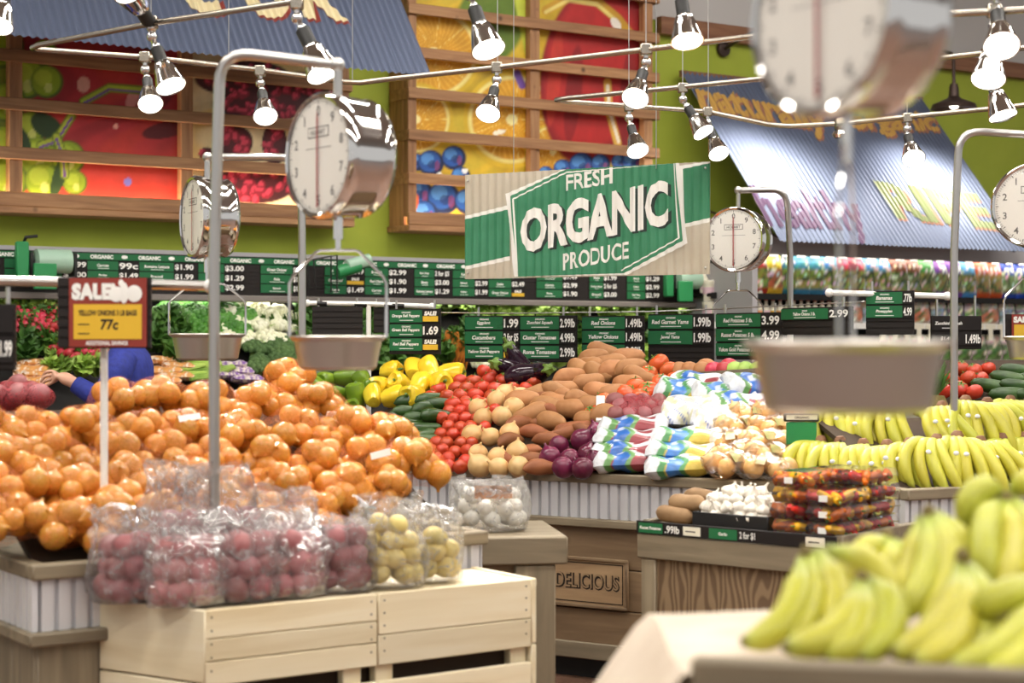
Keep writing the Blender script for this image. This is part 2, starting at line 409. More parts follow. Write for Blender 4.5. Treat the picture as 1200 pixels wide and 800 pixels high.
def slice_of(p, x, y, r):
    p.ell(x, y, r, r, '#d9b62c', soft=.05); p.ell(x, y, r*.9, r*.9, '#efe08a', soft=.05); p.ell(x, y, r*.82, r*.82, '#d69a22', soft=.05)
    a = np.arctan2(p.Y-y, p.X-x); q = np.hypot(p.X-x, p.Y-y)
    p.put((1-sm(.03, .1, np.abs(np.sin(a*4.5))))*(q < r*.82)*(q > 2), '#f2dc7a', .9)
    p.put(sm(.3, .9, np.sin(a*40+q*.3))*(q < r*.8), '#eebf44', .55); p.ell(x, y, r*.12, r*.12, '#f5e9a0')
def berry(p, x, y, r):
    p.ell(x, y, r, r, '#10224c'); p.ell(x-r*.1, y-r*.12, r*.82, r*.8, '#2458a8'); p.ell(x-r*.25, y-r*.3, r*.5, r*.45, '#5a9adf', k=.8)
    p.ell(x+r*.1, y+r*.1, r*.35, r*.3, '#152a60', k=.7); p.ell(x+r*.45, y+r*.2, r*.2, r*.4, '#8a3a6a', k=.7)
def paint_left(X, Y):
    rnd = random.Random(3); p = Paint(X, Y, '#b42c34')
    p.swirl(('#c03a28', '#7c1420'), .05, .045, .5); p.put(sm(150, 225, Y)*(X > 20), '#d2442c', .75)
    p.ell(195, 152, 30, 10, '#5a1018', -.2); p.ell(98, 99, 8, 10, '#e0a898'); p.ell(155, 116, 7, 14, '#d89088', .3); p.ell(205, 90, 8, 40, '#7c1018', .4)
    p.put((X < 26)*1.0, '#6f8c1e', .9)
    for g in ((3, 55, 26), (52, 62, 16), (30, 92, 26), (55, 96, 20), (8, 120, 24), (36, 150, 20), (5, 172, 26), (45, 186, 26), (80, 185, 21), (8, 212, 26), (50, 212, 22), (88, 214, 15)): grape(p, *g)
    p.ell(55, 148, 22, 14, '#23401a', .6); p.ell(70, 205, 8, 30, '#2c4a1c', .3); p.ell(25, 165, 10, 22, '#23401a', -.4)
    for pts in (((98, 119), (128, 103), (172, 106)), ((84, 136), (66, 164), (48, 170)), ((66, 160), (74, 182), (76, 205))):
        p.line(pts, 6, '#5d7a1a'); p.line(pts, 4.2, '#b2c83a'); p.line([(a, b+2) for a, b in pts], 1.6, '#7a55a0')
    p.ell(150, 213, 5, 5, '#8080d8'); p.ell(136, 148, 3, 4, '#f0b0a0')
    c = p.c.copy(); q = Paint(X, Y, '#d9c99a'); q.swirl(('#d6b048', '#efe3bc'), .04, .05, .5)
    for g in ((285, 92, 58, 22, 40, 4), (355, 110, 45, 26, 34, 4), (310, 122, 62, 20, 40, 4), (275, 166, 22, 20, 14, 5), (322, 168, 15, 26, 12, 4), (372, 170, 26, 22, 16, 4), (243, 181, 9, 9, 4, 3), (300, 215, 48, 24, 34, 5), (365, 215, 30, 30, 20, 5), (250, 208, 12, 16, 6, 3), (395, 150, 18, 20, 10, 4)): seeds(q, *g, rnd)
    m = sm(218, 222, X)[..., None]; return c*(1-m)+q.c*m
def paint_mid(X, Y):
    p = Paint(X, Y, '#cfa925'); p.swirl(('#e6c93e', '#a88a1c'), .05, .05, .5)
    p.ell(575, 25, 42, 55, '#5f7a22', .3); p.swirl(('#93a83a', '#4c641c'), .08, .06, .15); p.line([(610, 0), (622, 60)], 8, '#c7d24a')
    slice_of(p, 508, 62, 58); slice_of(p, 488, 140, 44); slice_of(p, 600, 140, 58); slice_of(p, 648, 178, 34)
    p.line([(606, 86), (612, 100)], 5, '#6a4a9a')
    p.ell(700, 88, 68, 112, '#8e1418', .12, soft=.05); p.ell(694, 84, 58, 98, '#b32422', .12); p.swirl(('#b32422', '#a01c1e'), .05, .02, .0)
    p.ell(672, 110, 10, 60, '#7c1218', .1, k=.7); p.ell(738, 110, 12, 70, '#7c1218', .1, k=.7); p.ell(650, 90, 8, 60, '#c63a2a', .1, k=.8)
    p.line([(712, 96), (714, 130), (724, 168)], 5, '#e0b048'); p.line([(712, 100), (715, 132), (725, 166)], 2, '#f6ead0')
    p.line([(640, 12), (668, -4), (700, 2), (724, 22), (738, 40)], 6, '#c99a2c'); p.line([(640, 14), (666, 0), (700, 5), (722, 24)], 2.4, '#e8d47a')
    p.ell(722, 28, 5, 9, '#f4ece0', -.6); p.ell(656, -20, 40, 20, '#a81c1e')
    for g in ((488, 190, 11), (505, 191, 16), (532, 185, 15), (540, 207, 12), (490, 226, 18), (520, 232, 20), (548, 236, 16), (498, 250, 16), (660, 198, 12), (682, 194, 16), (704, 192, 12), (726, 190, 10), (742, 190, 14), (640, 204, 10)): berry(p, *g)
    p.ell(515, 205, 4, 3, '#ffffff'); p.ell(545, 200, 4, 3, '#ffffff'); p.ell(484, 240, 6, 14, '#d86a3a', .3); p.ell(585, 155, 8, 3, '#fff8e0', -.2)
    return p.c
def mural(name, label, pxa, pxb, off, posts, beams_px, zbot, ztop, paintfn, pref):
    """a timber lattice box standing proud of the wall with painted boards set behind the lattice"""
    ua, ub = wall_u(wallp(pxa, 300, off)), wall_u(wallp(pxb, 300, off))
    t = thing(name, label, 'mural', wall_at(ua, 0, zbot), WA); L = ub-ua; H = ztop-zbot
    us = [wall_u(wallp(p, 300, off))-ua for p in posts]
    pw = .10; beams = [wallp(pref, y, off).z-zbot for y in beams_px]
    while beams[-1] < H-.1: beams.append(beams[-1]+(beams[2]-beams[1]))
    for u in us: MB().box(max(u-pw/2, 0), min(u+pw/2, L), -off+.03, -off+.11, .12, H, bev=.006).build('post', 'timber_up', t)
    for z in beams[1:]: MB().box(-.012, L+.012, -off, -off+.03, z-.045, z+.045, bev=.006).build('lattice_rail', 'timber', t)
    MB().box(-.02, L+.02, -off-.02, -.002, 0, .05, bev=.006).build('ledge_board', 'timber', t)
    MB().box(-.02, L+.02, -off-.02, -off+.02, .05, .155, bev=.006).build('ledge_board', 'timber', t)
    for x0, x1 in ((0, .035), (L-.035, L)): MB().box(x0, x1, -off+.11, -.002, .05, H, bev=.006).build('side_board', 'timber_up', t)
    for z in beams[1:]:
        for x0, x1 in ((-.012, 0), (L, L+.012)): MB().box(x0, x1, -off+.03, -.05, z-.045, z+.045).build('side_rail', 'timber', t, smooth=False)
    MB().box(.06, L-.06, -off+.05, -off+.09, .055, .065).build('uplight_strip', 'mural_tube', t, smooth=False)
    org = Vector((0, 0, 0))
    edges = [0.035]+[u for u in us if .06 < u < L-.06]+[L-.035]
    for a, b in zip(edges, edges[1:]):
        if b-a < .08: continue
        nx, nz = max(4, int((b-a)/.012)), int(H/.014)
        m = MB(); yb = -off+.115
        U, Z = np.meshgrid(np.linspace(a, b, nx+1), np.linspace(.05, H, nz+1))
        wx = W0.x+(ua+U)*WD.x-yb*WN.x; wy = W0.y+(ua+U)*WD.y-yb*WN.y; wz = zbot+Z
        c = paintfn(CX+F*wx/wy, CY-F*(wz-EYE)/wy)
        m.v = list(zip(U.ravel().tolist(), [yb]*U.size, Z.ravel().tolist())); m.c = [tuple(q) for q in c.reshape(-1, 3).tolist()]
        for j in range(nz):
            for i in range(nx):
                q = j*(nx+1)+i; m.f.append((q, q+1, q+nx+2, q+nx+1))
        m.build('painted_board', 'mural_paint', t, smooth=False)
    return t
zl = wallp(0, 249, .3).z
mural('fruit_mural', 'timber lattice mural of green grapes, red fruit and pomegranate seeds', -120, 412, .3, (-110, 20, 221, 405), (238, 178, 120, 63), zl, 4.75, paint_left, 0)
zm = wallp(480, 270, .36).z
mural('fruit_mural', 'timber lattice mural of orange slices, red fruit and blueberries behind the hanging sign', 480, 772, .36, (484, 629, 762), (260, 208, 157, 108, 60), zm, 4.75, paint_mid, 480)

# ================================================================ corrugated awnings
def bend(mb_list, period, amp, cell=8):
    pass
def corrugate(mb, fn, x0, x1, step):
    """cut flat print along x every step and move each vertex onto the ribbed sheet with fn(x, y, z)"""
    me = bpy.data.meshes.new('tmp'); me.from_pydata(mb.v, [], mb.f); bm = bmesh.new(); bm.from_mesh(me); bpy.data.meshes.remove(me)
    lo = min(v.co.x for v in bm.verts); hi = max(v.co.x for v in bm.verts)
    x = math.floor(lo/step)*step
    while x < hi:
        if x > lo: bmesh.ops.bisect_plane(bm, geom=bm.verts[:]+bm.edges[:]+bm.faces[:], plane_co=(x, 0, 0), plane_no=(1, 0, 0))
        x += step
    out = MB()
    for v in bm.verts: out.v.append(tuple(fn(*v.co)))
    bm.verts.index_update()
    out.f = [tuple(v.index for v in f.verts) for f in bm.faces]; out.c = [(1, 1, 1)]*len(out.v); bm.free(); return out
def awning(label, u0, u1, ztop, zbot, offt, offb, prints):
    t = thing('corrugated_awning', label, 'awning', wall_at(u0, 0, zbot), WA)
    L = u1-u0; per = .058; amp = .009; H = ztop-zbot
    slope = Vector((0, offb-offt, H)); SL = slope.length; sd = slope/SL; nn = Vector((0, -sd.z, sd.y))  # outward and up
    def fn(x, y, s): return Vector((x, -offb, 0))+sd*s+nn*(amp*math.sin(2*math.pi*x/per)+y)
    n = int(L/per*8); m = MB()
    m.grid(n, 1, lambda a, b: fn(a*L, 0, b*SL)).build('ribbed_sheet', 'awning_steel', t, angle=80)
    MB().box(0, L, -offt-.02, -.102, H-.06, H).build('top_batten', 'beam_brown', t, smooth=False)
    for x in (.15, L/2, L-.15):
        MB().tube([(x, -offb+.03, -.0), (x, -.102, H*.25)], .012).build('bracket', 'bronze', t)
    for (txt, px0, py0, px1, py1, hpx, mat, bold, shear, under) in prints:
        def pl(px, py):
            p = on_plane(px, py, wall_at(u0, offb, zbot), Matrix.Rotation(WA, 3, 'Z') @ nn); q = p-wall_at(u0, offb, zbot)
            return q.dot(WD), q.dot(Matrix.Rotation(WA, 3, 'Z') @ sd)
        x0, s0 = pl(px0, py0); x1, s1 = pl(px1, py1); hh = pl(px0, py0-hpx)[1]-s0
        if under: corrugate(put_text(MB(), txt, x0+.02, s0-.025, x1+.02, s1-.025, 0, hh, bold*1.3, shear), lambda x, y, s: fn(x, .004, s), 0, 0, per/6).build('lettering_edge', under, t, smooth=False)
        corrugate(put_text(MB(), txt, x0, s0, x1, s1, 0, hh, bold, shear), lambda x, y, s: fn(x, .008, s), 0, 0, per/6).build('lettering', mat, t, smooth=False)
    return t
awning('slate blue ribbed metal awning with cream lettering over the grape mural', -1.6, 2.81, 5.05, 3.42, .32, 1.5,
       [('c o', 218, 16, 345, 24, 50, 'cream_print', .03, 0, 'maroon_print'), ('R', 356, 22, 408, 26, 52, 'cream_print', .04, 0, 'maroon_print')])
awning('pale ribbed metal awning lettered healthy and RIPE above the bagged salads', 6.3, 9.48, 3.95, 2.29, .12, 1.5,
       [('naturally', 828, 139, 985, 168, 44, 'orange_print', .035, .25, 'shade_print'), ('organic', 1005, 160, 1110, 162, 30, 'orange_print', .035, .25, 'shade_print'),
        ('healthy', 908, 281, 1034, 287, 62, 'purple_print', .03, .2, None), ('RIPE', 1050, 256, 1172, 270, 42, 'lime_print', .03, 0, 'shade_print')])

# ================================================================ gooseneck wall lamps
def gooseneck(label, pxm, pym, pxs, pys):
    m = wallp(pxm, pym, .02); u = wall_u(m); s = wallp(pxs, pys, 1.3)
    t = thing('gooseneck_lamp', label, 'lamp', m, WA)
    us = wall_u(s)-u; zs = s.z-m.z
    MB().lathe([(.0, 0), (.075, 0), (.07, .03), (.02, .045)], 20, Matrix.Rotation(math.pi/2, 4, 'X')).build('wall_plate', 'bronze', t)
    path = [(0, -.03, 0)]+[(us*a, -.03-1.25*a, .0+.06*math.sin(a*3.14)) for a in (.3, .6, .85)]
    path += [(us*.97, -1.25, -.03), (us, -1.285, -.08), (us, -1.29, zs+.2)]
    MB().tube(path, .017, 10).build('arm', 'bronze', t)
    M = Matrix.Translation((us, -1.29, zs))
    MB().lathe([(.035, .24), (.045, .2), (.05, .12), (.07, .1), (.2, .045), (.22, 0), (.215, 0), (.19, .04), (.06, .09)], 32, M, cap=False).build('shade', 'bronze', t)
    MB().ball((us, -1.29, zs+.05), .05).build('bulb', 'lamp_lens', t)
    ld = bpy.data.lights.new('lamp_light', 'SPOT'); ld.energy = 120; ld.spot_size = 2.5; ld.spot_blend = .6; ld.color = (1, .93, .82); ld.shadow_soft_size = .08
    lo = link('lamp_light', ld, t, (us, -1.29, zs-.01)); lo.rotation_euler = (math.radians(8), 0, 0)
gooseneck('dark bronze gooseneck lamp over the word naturally', 847, 58, 925, 104)
gooseneck('dark bronze gooseneck lamp nearer the right edge of the photo', 1040, 84, 1117, 128)

# ================================================================ price strips
def price_cell(t, x0, x1, z0, z1, y, title, price, tagged=False, split=.68, sub=True, green='strip_green'):
    w = x1-x0; h = z1-z0; xs = x0+w*split
    s = MB().box(x0, xs, y-.006, y, z0+h*.04, z1-h*.04).build('price_strip', green, t, smooth=False)
    if title:
        if sub: text_part(s, 'ORGANIC', x0+w*.22, z0+h*.72, xs-w*.2, z0+h*.72, y-.0068, h*.13, 'chalk', .04)
        text_part(s, title, x0+w*.05, z0+h*.36, xs-w*.05, z0+h*.36, y-.0068, h*.3, 'chalk', .03, .15)
        MB().box(x0+w*.2, xs-w*.18, y-.0068, y-.006, z0+h*.17, z0+h*.22).build('underline', 'chalk', s, smooth=False)
    c = MB().box(xs, x1, y-.006, y, z0+h*.04, z1-h*.04).build('price_card', 'card_black', t, smooth=False)
    if tagged:
        MB().box(xs+w*.02, x1-w*.02, y-.009, y-.006, z0+h*.1, z0+h*.5).build('sale_tag', 'tag_yellow', c, smooth=False)
        text_part(c, 'SALE!', xs+w*.02, z0+h*.54, x1-w*.02, z0+h*.54, y-.0075, h*.34, 'chalk', .06, .15)
    elif price:
        text_part(c, price, xs+w*.02, z0+h*.16, x1-w*.015, z0+h*.16, y-.0068, h*.66, 'chalk', .03, 0, keep=False)
def slat_board(t, x0, x1, z0, z1, y, name='slat_board'):
    m = MB(); n = max(2, int((z1-z0)/.028)); m.box(x0, x1, y, y+.012, z0, z1)
    for k in range(n):
        a = z0+(z1-z0)*k/n; m.box(x0, x1, y-.004, y, a+.004, a+(z1-z0)/n-.003)
    return m.build(name, 'board_black', t, smooth=False)

# ================================================================ chilled produce case along the wall
uA, uB = wall_u(wallp(-160, 300, .7)), wall_u(wallp(815, 300, .7))
zt, zlip = wallp(0, 287, .7).z, wallp(0, 350, .7).z
case = thing('chilled_produce_case', 'long black chilled produce case with green price strips under the fruit murals', 'case', wall_at(uA, 0, 0), WA)
L = uB-uA
MB().box(0, L, -.69, -.002, zlip+.05, zt-.03).build('canopy', 'case_black', case, smooth=False)
MB().box(0, L, -.70, -.002, zt-.03, zt).build('canopy_cap', 'case_grey', case, smooth=False)
MB().box(0, L, -.75, -.66, zlip, zlip+.05, bev=.008).build('shelf_lip', 'lip_grey', case)
MB().box(0, L, -.3, -.002, 0, zlip+.1).build('back_panel', 'case_black', case, smooth=False)
MB().box(.05, L-.05, -.62, -.56, zlip+.015, zlip+.04).build('light_strip', 'case_tube', case, smooth=False)
DZ0, DK = 1.70, .75                                   # deck height at 0.4 m from the wall and its fall
MB().poly([(0, -.31, DZ0+.03), (L, -.31, DZ0+.03), (L, -1.5, DZ0-1.1*DK-.06), (0, -1.5, DZ0-1.1*DK-.06)], .03, (0, 0, -1)).build('sloped_deck', 'case_black', case, smooth=False)
MB().box(0, L, -1.53, -.302, 0, .78).build('base_front', 'case_black', case, smooth=False)
MB().box(L-.03, L+.03, -1.5, -.002, 0, zt+.02).build('end_panel', 'case_grey', case, smooth=False)
slat_board(case, 0, L, zlip+.05, zt-.035, -.70)
hd = MB().box(0, L, -.712, -.702, zt-.085, zt-.04).build('header_band', 'strip_green', case, smooth=False)
u = .1
while u < L-.3:
    text_part(hd, 'ORGANIC', u, zt-.078, u+.2, zt-.078, -.7125, .03, 'chalk', .05)
    MB().ball((u+.27, -.7125, zt-.062), (.025, .002, .014), 8, 5).build('leaf_mark', 'chalk', hd)
    u += .36
cols = [(5, 72, 80, 102), (102, 138, 140, 162), (163, 203, 205, 227), (232, 262, 268, 286), (305, 342, 343, 356), (380, 405, 407, 426), (427, 454, 456, 476), (485, 508, 509, 526), (530, 555, 556, 571), (572, 598, 600, 614), (628, 658, 660, 676), (690, 706, 707, 722), (734, 755, 756, 772)]
ttl = ['Leeks', 'Carrots', 'Romaine Lettuce', 'Celery', 'Green Onions', 'Parsley', 'Broccoli', 'Bok Choy', 'Kale', 'Green Leaf', 'Red Chard', 'Beets', 'Spinach']
prs = ['$1.99', '2 for $5', '99c', '$2.99', '$1.90', '$1.00', '$3.00', '$1.49', '$2.99', '$1.99', '$2.49', '$1.29', '$2.99']
for i, (a, b, c, d) in enumerate(cols):
    ux = [wall_u(wallp(q, 300, .7))-uA for q in (a, b, c, d)]
    for r in range(3 if i > 2 else 2):
        z1 = zt-.09-r*.072; sp = (ux[1]-ux[0])/(ux[3]-ux[0])
        price_cell(case, ux[0], ux[3], z1-.07, z1, -.705, ttl[(i+r*4) % 13] if r < 3 else None, prs[(i*2+r*5) % 13], tagged=(i, r) in ((5, 1), (9, 2)), split=sp, sub=False)

def bag_roll(label, px, py, off=.86):
    p = wallp(px, py, off); t = thing('bag_roll_dispenser', label, 'dispenser', p, WA)
    M = Matrix.Rotation(math.pi/2, 4, 'Y')
    MB().lathe([(.02, -.13), (.085, -.12), (.085, .12), (.02, .13)], 20, M).build('bag_roll', 'roll_film', t)
    MB().tube([(-.16, 0, 0), (.16, 0, 0)], .012).build('spindle', 'black_plastic', t)
    for x in (-.155, .155):
        MB().box(x-.012, x+.012, -.03, .1, -.12, .06, bev=.004).build('bracket', 'black_plastic', t)
    MB().box(-.27, -.18, -.05, .0, -.16, .13, bev=.01).build('pull_box', 'dispenser_green', t)
    MB().box(-.16, .0, -.09, -.06, -.2, -.02, bev=.006).build('hanging_film', 'dispenser_green', t)
    MB().tube([(-.2, .05, .1), (-.2, -.03, .16), (-.12, -.03, .17)], .012).build('guide', 'black_plastic', t)
bag_roll('green bag roll dispenser on the case behind the SALE sign', 62, 306)
bag_roll('green bag roll dispenser at the end of the chilled case', 805, 327)
p = wallp(388, 318, .86); t = thing('wire_bag_holder', 'small wire holder with striped green rolls behind the large hanging scale', 'bag holder', p, WA)
for y in (0, .1):
    MB().tube([(-.2, -y, .08), (.0, -y, .12), (.0, -y, -.16), (-.18, -y, -.12), (-.2, -y, .08)], .007).build('wire_frame', 'black_plastic', t)
for k in range(2):
    MB().lathe([(.03, -.11), (.05, -.1), (.05, .1), (.03, .11)], 14, Matrix.Translation((.12+.09*k, -.05, .02+.05*k)) @ Matrix.Rotation(1.3, 4, 'Y')).build('bag_roll', ('dispenser_green', 'roll_film')[k], t)

# ================================================================ salad case at the far end
uC, uD = wall_u(wallp(822, 300, .9)), wall_u(wallp(1260, 300, .9)); L = uD-uC
sal = thing('salad_case', 'open chilled case of bagged salads under the pale awning', 'case', wall_at(uC, 0, 0), WA)
zs1 = wallp(1000, 347, .9).z; zs2 = wallp(1000, 379, .9).z; zct = wallp(1000, 287, .95).z
MB().box(0, L, -.3, -.002, 0, zct).build('back_panel', 'case_black', sal, smooth=False)
MB().box(0, L, -1.02, -1.0, zct-.12, zct+.06).build('canopy_lip', 'case_grey', sal, smooth=False)
MB().box(0, L, -1.0, -.002, zct-.05, zct+.06).build('canopy', 'case_grey', sal, smooth=False)
for z in (zs1, zs2, zs2-.36): 
    MB().box(0, L, -1.02, -.302, z-.03, z, bev=.004).build('shelf', 'case_black', sal)
    MB().box(0, L, -1.03, -1.02, z-.05, z+.005).build('tag_rail', 'white_paint' if z != zs1 else 'case_black', sal, smooth=False)
MB().box(0, L, -1.35, -.302, 0, zs2-.55).build('base_tub', 'case_grey', sal, smooth=False)

MB().box(.05, L-.05, -.97, -.9, zct-.075, zct-.051).build('light_strip', 'case_tube', sal, smooth=False)
def pouch_mesh(w, h, d, top, mid, bot, rnd, nx=8, nz=10, crimp=.1):
    """a filled flat-topped pouch printed with a colour band above and below a window"""
    m = MB(); T, Mm, B = lin(top), lin(mid), lin(bot)
    pale = lin('#e9e6d8'); dark = lin('#3f5a20')
    def col(a, b):
        if b > .9: return T
        if b > .62: return tuple(x*(.75+.5*rnd.random()) for x in (T if rnd.random() < .72 else pale))
        if b < .13: return B
        q = rnd.random(); return tuple(x*(.6+.7*rnd.random()) for x in (Mm if q < .6 else dark if q < .8 else pale))
    for sgn in (-1, 1):
        def fn(a, b):
            th = d/2*(1-abs(2*a-1)**3)**.5*max(0, 1-((b-.42)/.58)**4 if b > .42 else 1-((.42-b)/.46)**6)
            return (w*(a-.5)*(1-.06*b), sgn*th, h*b)
        m.grid(nx, nz, fn, col)
    return m.mesh('salad_pouch', 'printed_film', True, 80)
rnd = random.Random(11)
pal = [('#b03038', '#7a8a30', '#a83020'), ('#d8c040', '#b05a30', '#c8a030'), ('#3a7a8a', '#8a9a38', '#2f6a7a'), ('#4a90a8', '#90a040', '#3a7898'), ('#c04058', '#a0a848', '#a83040'), ('#58a0c8', '#a8b048', '#4078b0'),
       ('#8a5038', '#7a8848', '#9a5030'), ('#4a9a48', '#8a8a40', '#3a7a38'), ('#7a4898', '#8a9040', '#7a50a0'), ('#5aa0d0', '#8a9038', '#4a88c0'), ('#d06838', '#9a8848', '#c05028'), ('#2848a8', '#788a50', '#2040a0'), ('#e0d8d0', '#b88860', '#c0b0a0')]
meshes = [pouch_mesh(.25, .36, .12, a, b, c, rnd) for a, b, c in pal]
order = [0, 1, 2, 3, 3, 5, 4, 4, 5, 5, 6, 6, 7, 8, 8, 9, 10, 10, 11, 11, 12]
cw = ['red', 'yellow', 'teal', 'blue-green', 'pink', 'sky blue', 'brown', 'green', 'purple', 'light blue', 'orange', 'deep blue', 'white']
n = len(order); seen = {}
for i, k in enumerate(order):
    px = 890+(1215-890)*i/(n-1); p = wallp(px, 345, .92); u = wall_u(p)
    lab = 'upper shelf salad pouch with a %s print band' % cw[k]
    if seen.get(k): lab = 'upper shelf %s salad pouch, further right than its twin' % cw[k]
    seen[k] = 1
    o = tag(link('salad_pouch', meshes[k], None, wall_at(u, .9+rnd.uniform(-.02, .02), zs1+.001), (math.radians(-4), 0, WA+rnd.uniform(-.1, .1))), lab, 'salad bag', 'bagged salads on the upper shelf')
    tg = MB().box(-.05, .05, -.05, -.045, .345, .4).build('price_tag', 'white_paint', o, smooth=False)
pm2 = [pouch_mesh(.24, .24, .1, a, b, c, rnd, 6, 7) for a, b, c in [('#f0ead0', '#c07050', '#e8e0c8'), ('#f4efe0', '#88a0a8', '#e8e8e8'), ('#e6ecd8', '#8a5a90', '#b8c8a0'), ('#e8f0e8', '#6a9a48', '#90b878')]]
for i in range(11):
    px = 1000+(1200-1000)*i/10; p = wallp(px, 378, .92)
    o = tag(link('salad_pouch', pm2[i % 4], None, wall_at(wall_u(p), .92, zs2+.001), (math.radians(-5), 0, WA+rnd.uniform(-.1, .1))), 'pale short salad pouch on the shelf below the upper row of pouches', 'salad bag', 'short salad pouches on the middle shelf')
pm3 = pouch_mesh(.22, .26, .1, '#d8d8c0', '#5a7a40', '#8a9a70', rnd, 6, 7)
for i in range(10):
    px = 1040+(1200-1040)*i/9; p = wallp(px, 400, .92)
    tag(link('salad_pouch', pm3, None, wall_at(wall_u(p), .93, zs2-.359), (math.radians(-5), 0, WA+rnd.uniform(-.1, .1))), 'green salad pouch on the lowest visible shelf of the salad case', 'salad bag', 'salad pouches on the lowest shelf')
# white tubs and bottles on the middle shelf
tub = MB().lathe([(.0, 0), (.045, 0), (.055, .15), (.058, .155), (.058, .18), (.0, .185)], 16).mesh('dip_tub', 'cream')
btl = MB().lathe([(0, 0), (.035, 0), (.037, .01), (.037, .13), (.015, .17), (.015, .2), (.018, .2), (.018, .225), (0, .225)], 14)
btm = btl.mesh('dressing_bottle', 'cream')
plain('label_pink', '#d8b8c0', .5); plain('label_orange', '#d89868', .5); plain('cap_red', '#b04030', .5)
lbm = [MB().lathe([(.0385, .03), (.0385, .11)], 14, cap=False).mesh('bottle_label', q) for q in ('label_orange', 'label_pink', 'tag_yellow')]
cpm = MB().lathe([(.019, .2), (.019, .228), (0, .229)], 12).mesh('bottle_cap', 'cap_red')
tbl = MB().lathe([(.0535, .06), (.0565, .12)], 16, cap=False).mesh('tub_band', 'label_pink')
for i in range(5):
    px = 828+i*11.5; u = wall_u(wallp(px, 370, .92))
    for kk in range(2):
        o = tag(link('dip_tub', tub, None, wall_at(u, .94, zs2+.001+kk*.187), WA), 'cream dip tub stacked in pairs behind the middle hanging scale', 'tub', 'cream tubs in the salad case')
        link('tub_band', tbl, o)
for i in range(13):
    px = 887+i*8.2; u = wall_u(wallp(px, 370, .92))
    o = tag(link('dressing_bottle', btm, None, wall_at(u, .94, zs2+.001), WA), 'small salad dressing bottle on the shelf below the red and yellow pouches', 'bottle', 'dressing bottles in the salad case')
    link('bottle_label', lbm[i % 3], o); link('bottle_cap', cpm, o)
for i in range(9):
    px = 826+i*8; u = wall_u(wallp(px, 330, .92))
    o = tag(link('dressing_bottle', btm, None, wall_at(u, .9, zs1+.001), WA), 'small bottle on the upper shelf behind the middle scale dial', 'bottle', 'bottles at the end of the upper shelf'); link('bottle_label', lbm[1], o); link('bottle_cap', cpm, o)
# shelf tags
for i in range(12):
    px = 1035+i*14; p = wallp(px, 379, 1.04); q = wall_u(p)-uC
    MB().box(q-.07, q+.07, -1.036, -1.031, zs2-.05, zs2+.0).build('shelf_tag', 'cream', sal, smooth=False)
    MB().box(q-.03, q+.03, -1.037, -1.031, zs2-.16, zs2-.05).build('shelf_tag', 'cream', sal, smooth=False)
# ================================================================ hanging sign
Lp, Rp = P(545, 327, 8.6), P(832, 320, 7.95); zb = min(Lp.z, Rp.z)
org = Vector((Lp.x, Lp.y, Lp.z)); ang = math.atan2(Rp.y-Lp.y, Rp.x-Lp.x); SW = math.hypot(Rp.x-Lp.x, Rp.y-Lp.y)
pl = local_of(org, ang)
SH = pl(545, 205)[1]
sg = thing('hanging_sign', 'green and tan ribbed metal sign reading fresh organic produce', 'sign', org, ang)
per, amp = SW/30, .0055
def rib(x, y, z): return (x, -amp*math.sin(2*math.pi*x/per)-y, z)
MB().grid(30*8, 1, lambda a, b: rib(a*SW, 0, b*SH)).build('ribbed_sheet', 'sign_tan', sg, angle=80)
MB().grid(30*8, 1, lambda a, b: rib(a*SW, -.004, b*SH)).build('backing_sheet', 'galvanised', sg, angle=80)
def sprint(pts, lay, mat, name='print'):
    m = MB(); loc = [pl(*q) for q in pts]; m.poly([(min(max(x, 0), SW), 0, min(max(z, 0), SH)) for x, z in loc])
    corrugate(m, lambda x, y, z: rib(x, .0008*lay, z), 0, 0, per/8).build(name, mat, sg, smooth=False)
sprint([(545, 253), (597, 240), (597, 305), (545, 316)], 1, 'sign_white', 'white_band'); sprint([(545, 257), (597, 245), (597, 300), (545, 312)], 2, 'sign_green', 'green_band')
sprint([(796, 194), (833, 186), (833, 260), (800, 267)], 1, 'sign_white', 'white_band'); sprint([(800, 198), (833, 191), (833, 255), (803, 262)], 2, 'sign_green', 'green_band')
sprint([(593, 227), (660, 196), (796, 180), (806, 285), (735, 322), (603, 324)], 3, 'sign_white', 'white_panel')
sprint([(598, 230), (663, 198), (792, 183), (800, 282), (732, 320), (607, 324)], 4, 'sign_green', 'green_panel')
def outline(pts, w, lay):
    for a, b in zip(pts, pts[1:]):
        (x0, y0), (x1, y1) = a, b; L = math.hypot(x1-x0, y1-y0); nx, ny = -(y1-y0)/L*w/2, (x1-x0)/L*w/2
        sprint([(x0+nx, y0+ny), (x1+nx, y1+ny), (x1-nx, y1-ny), (x0-nx, y0-ny)], lay, 'sign_white', 'pinstripe')
outline([(606, 318), (602, 233), (664, 202), (790, 186), (796, 279), (728, 317)], 1.6, 5)
def sign_text(txt, a, b, hpx, lay, mat, bold, name='lettering'):
    (x0, z0), (x1, z1) = pl(*a), pl(*b); h = pl(a[0], a[1]-hpx)[1]-z0
    corrugate(put_text(MB(), txt, x0, z0, x1, z1, 0, h, bold), lambda x, y, z: rib(x, .0008*lay, z), 0, 0, per/8).build(name, mat, sg, smooth=False)
sign_text('FRESH', (664, 224), (718, 215), 19, 6, 'sign_white', .02)
sign_text('ORGANIC', (614, 300), (787, 266), 52, 6, 'ink_dark', .045, 'lettering_edge'); sign_text('ORGANIC', (611, 298), (784, 264), 52, 7, 'sign_white', .045)
sign_text('PRODUCE', (660, 317), (737, 303), 20, 6, 'sign_white', .02)
for px in (602, 769):
    x = pl(px, 200)[0]; MB().tube([(x, 0, SH-.02), (x, 0, 6.38-org.z)], .0022, 5).build('suspension_wire', 'steel', sg)
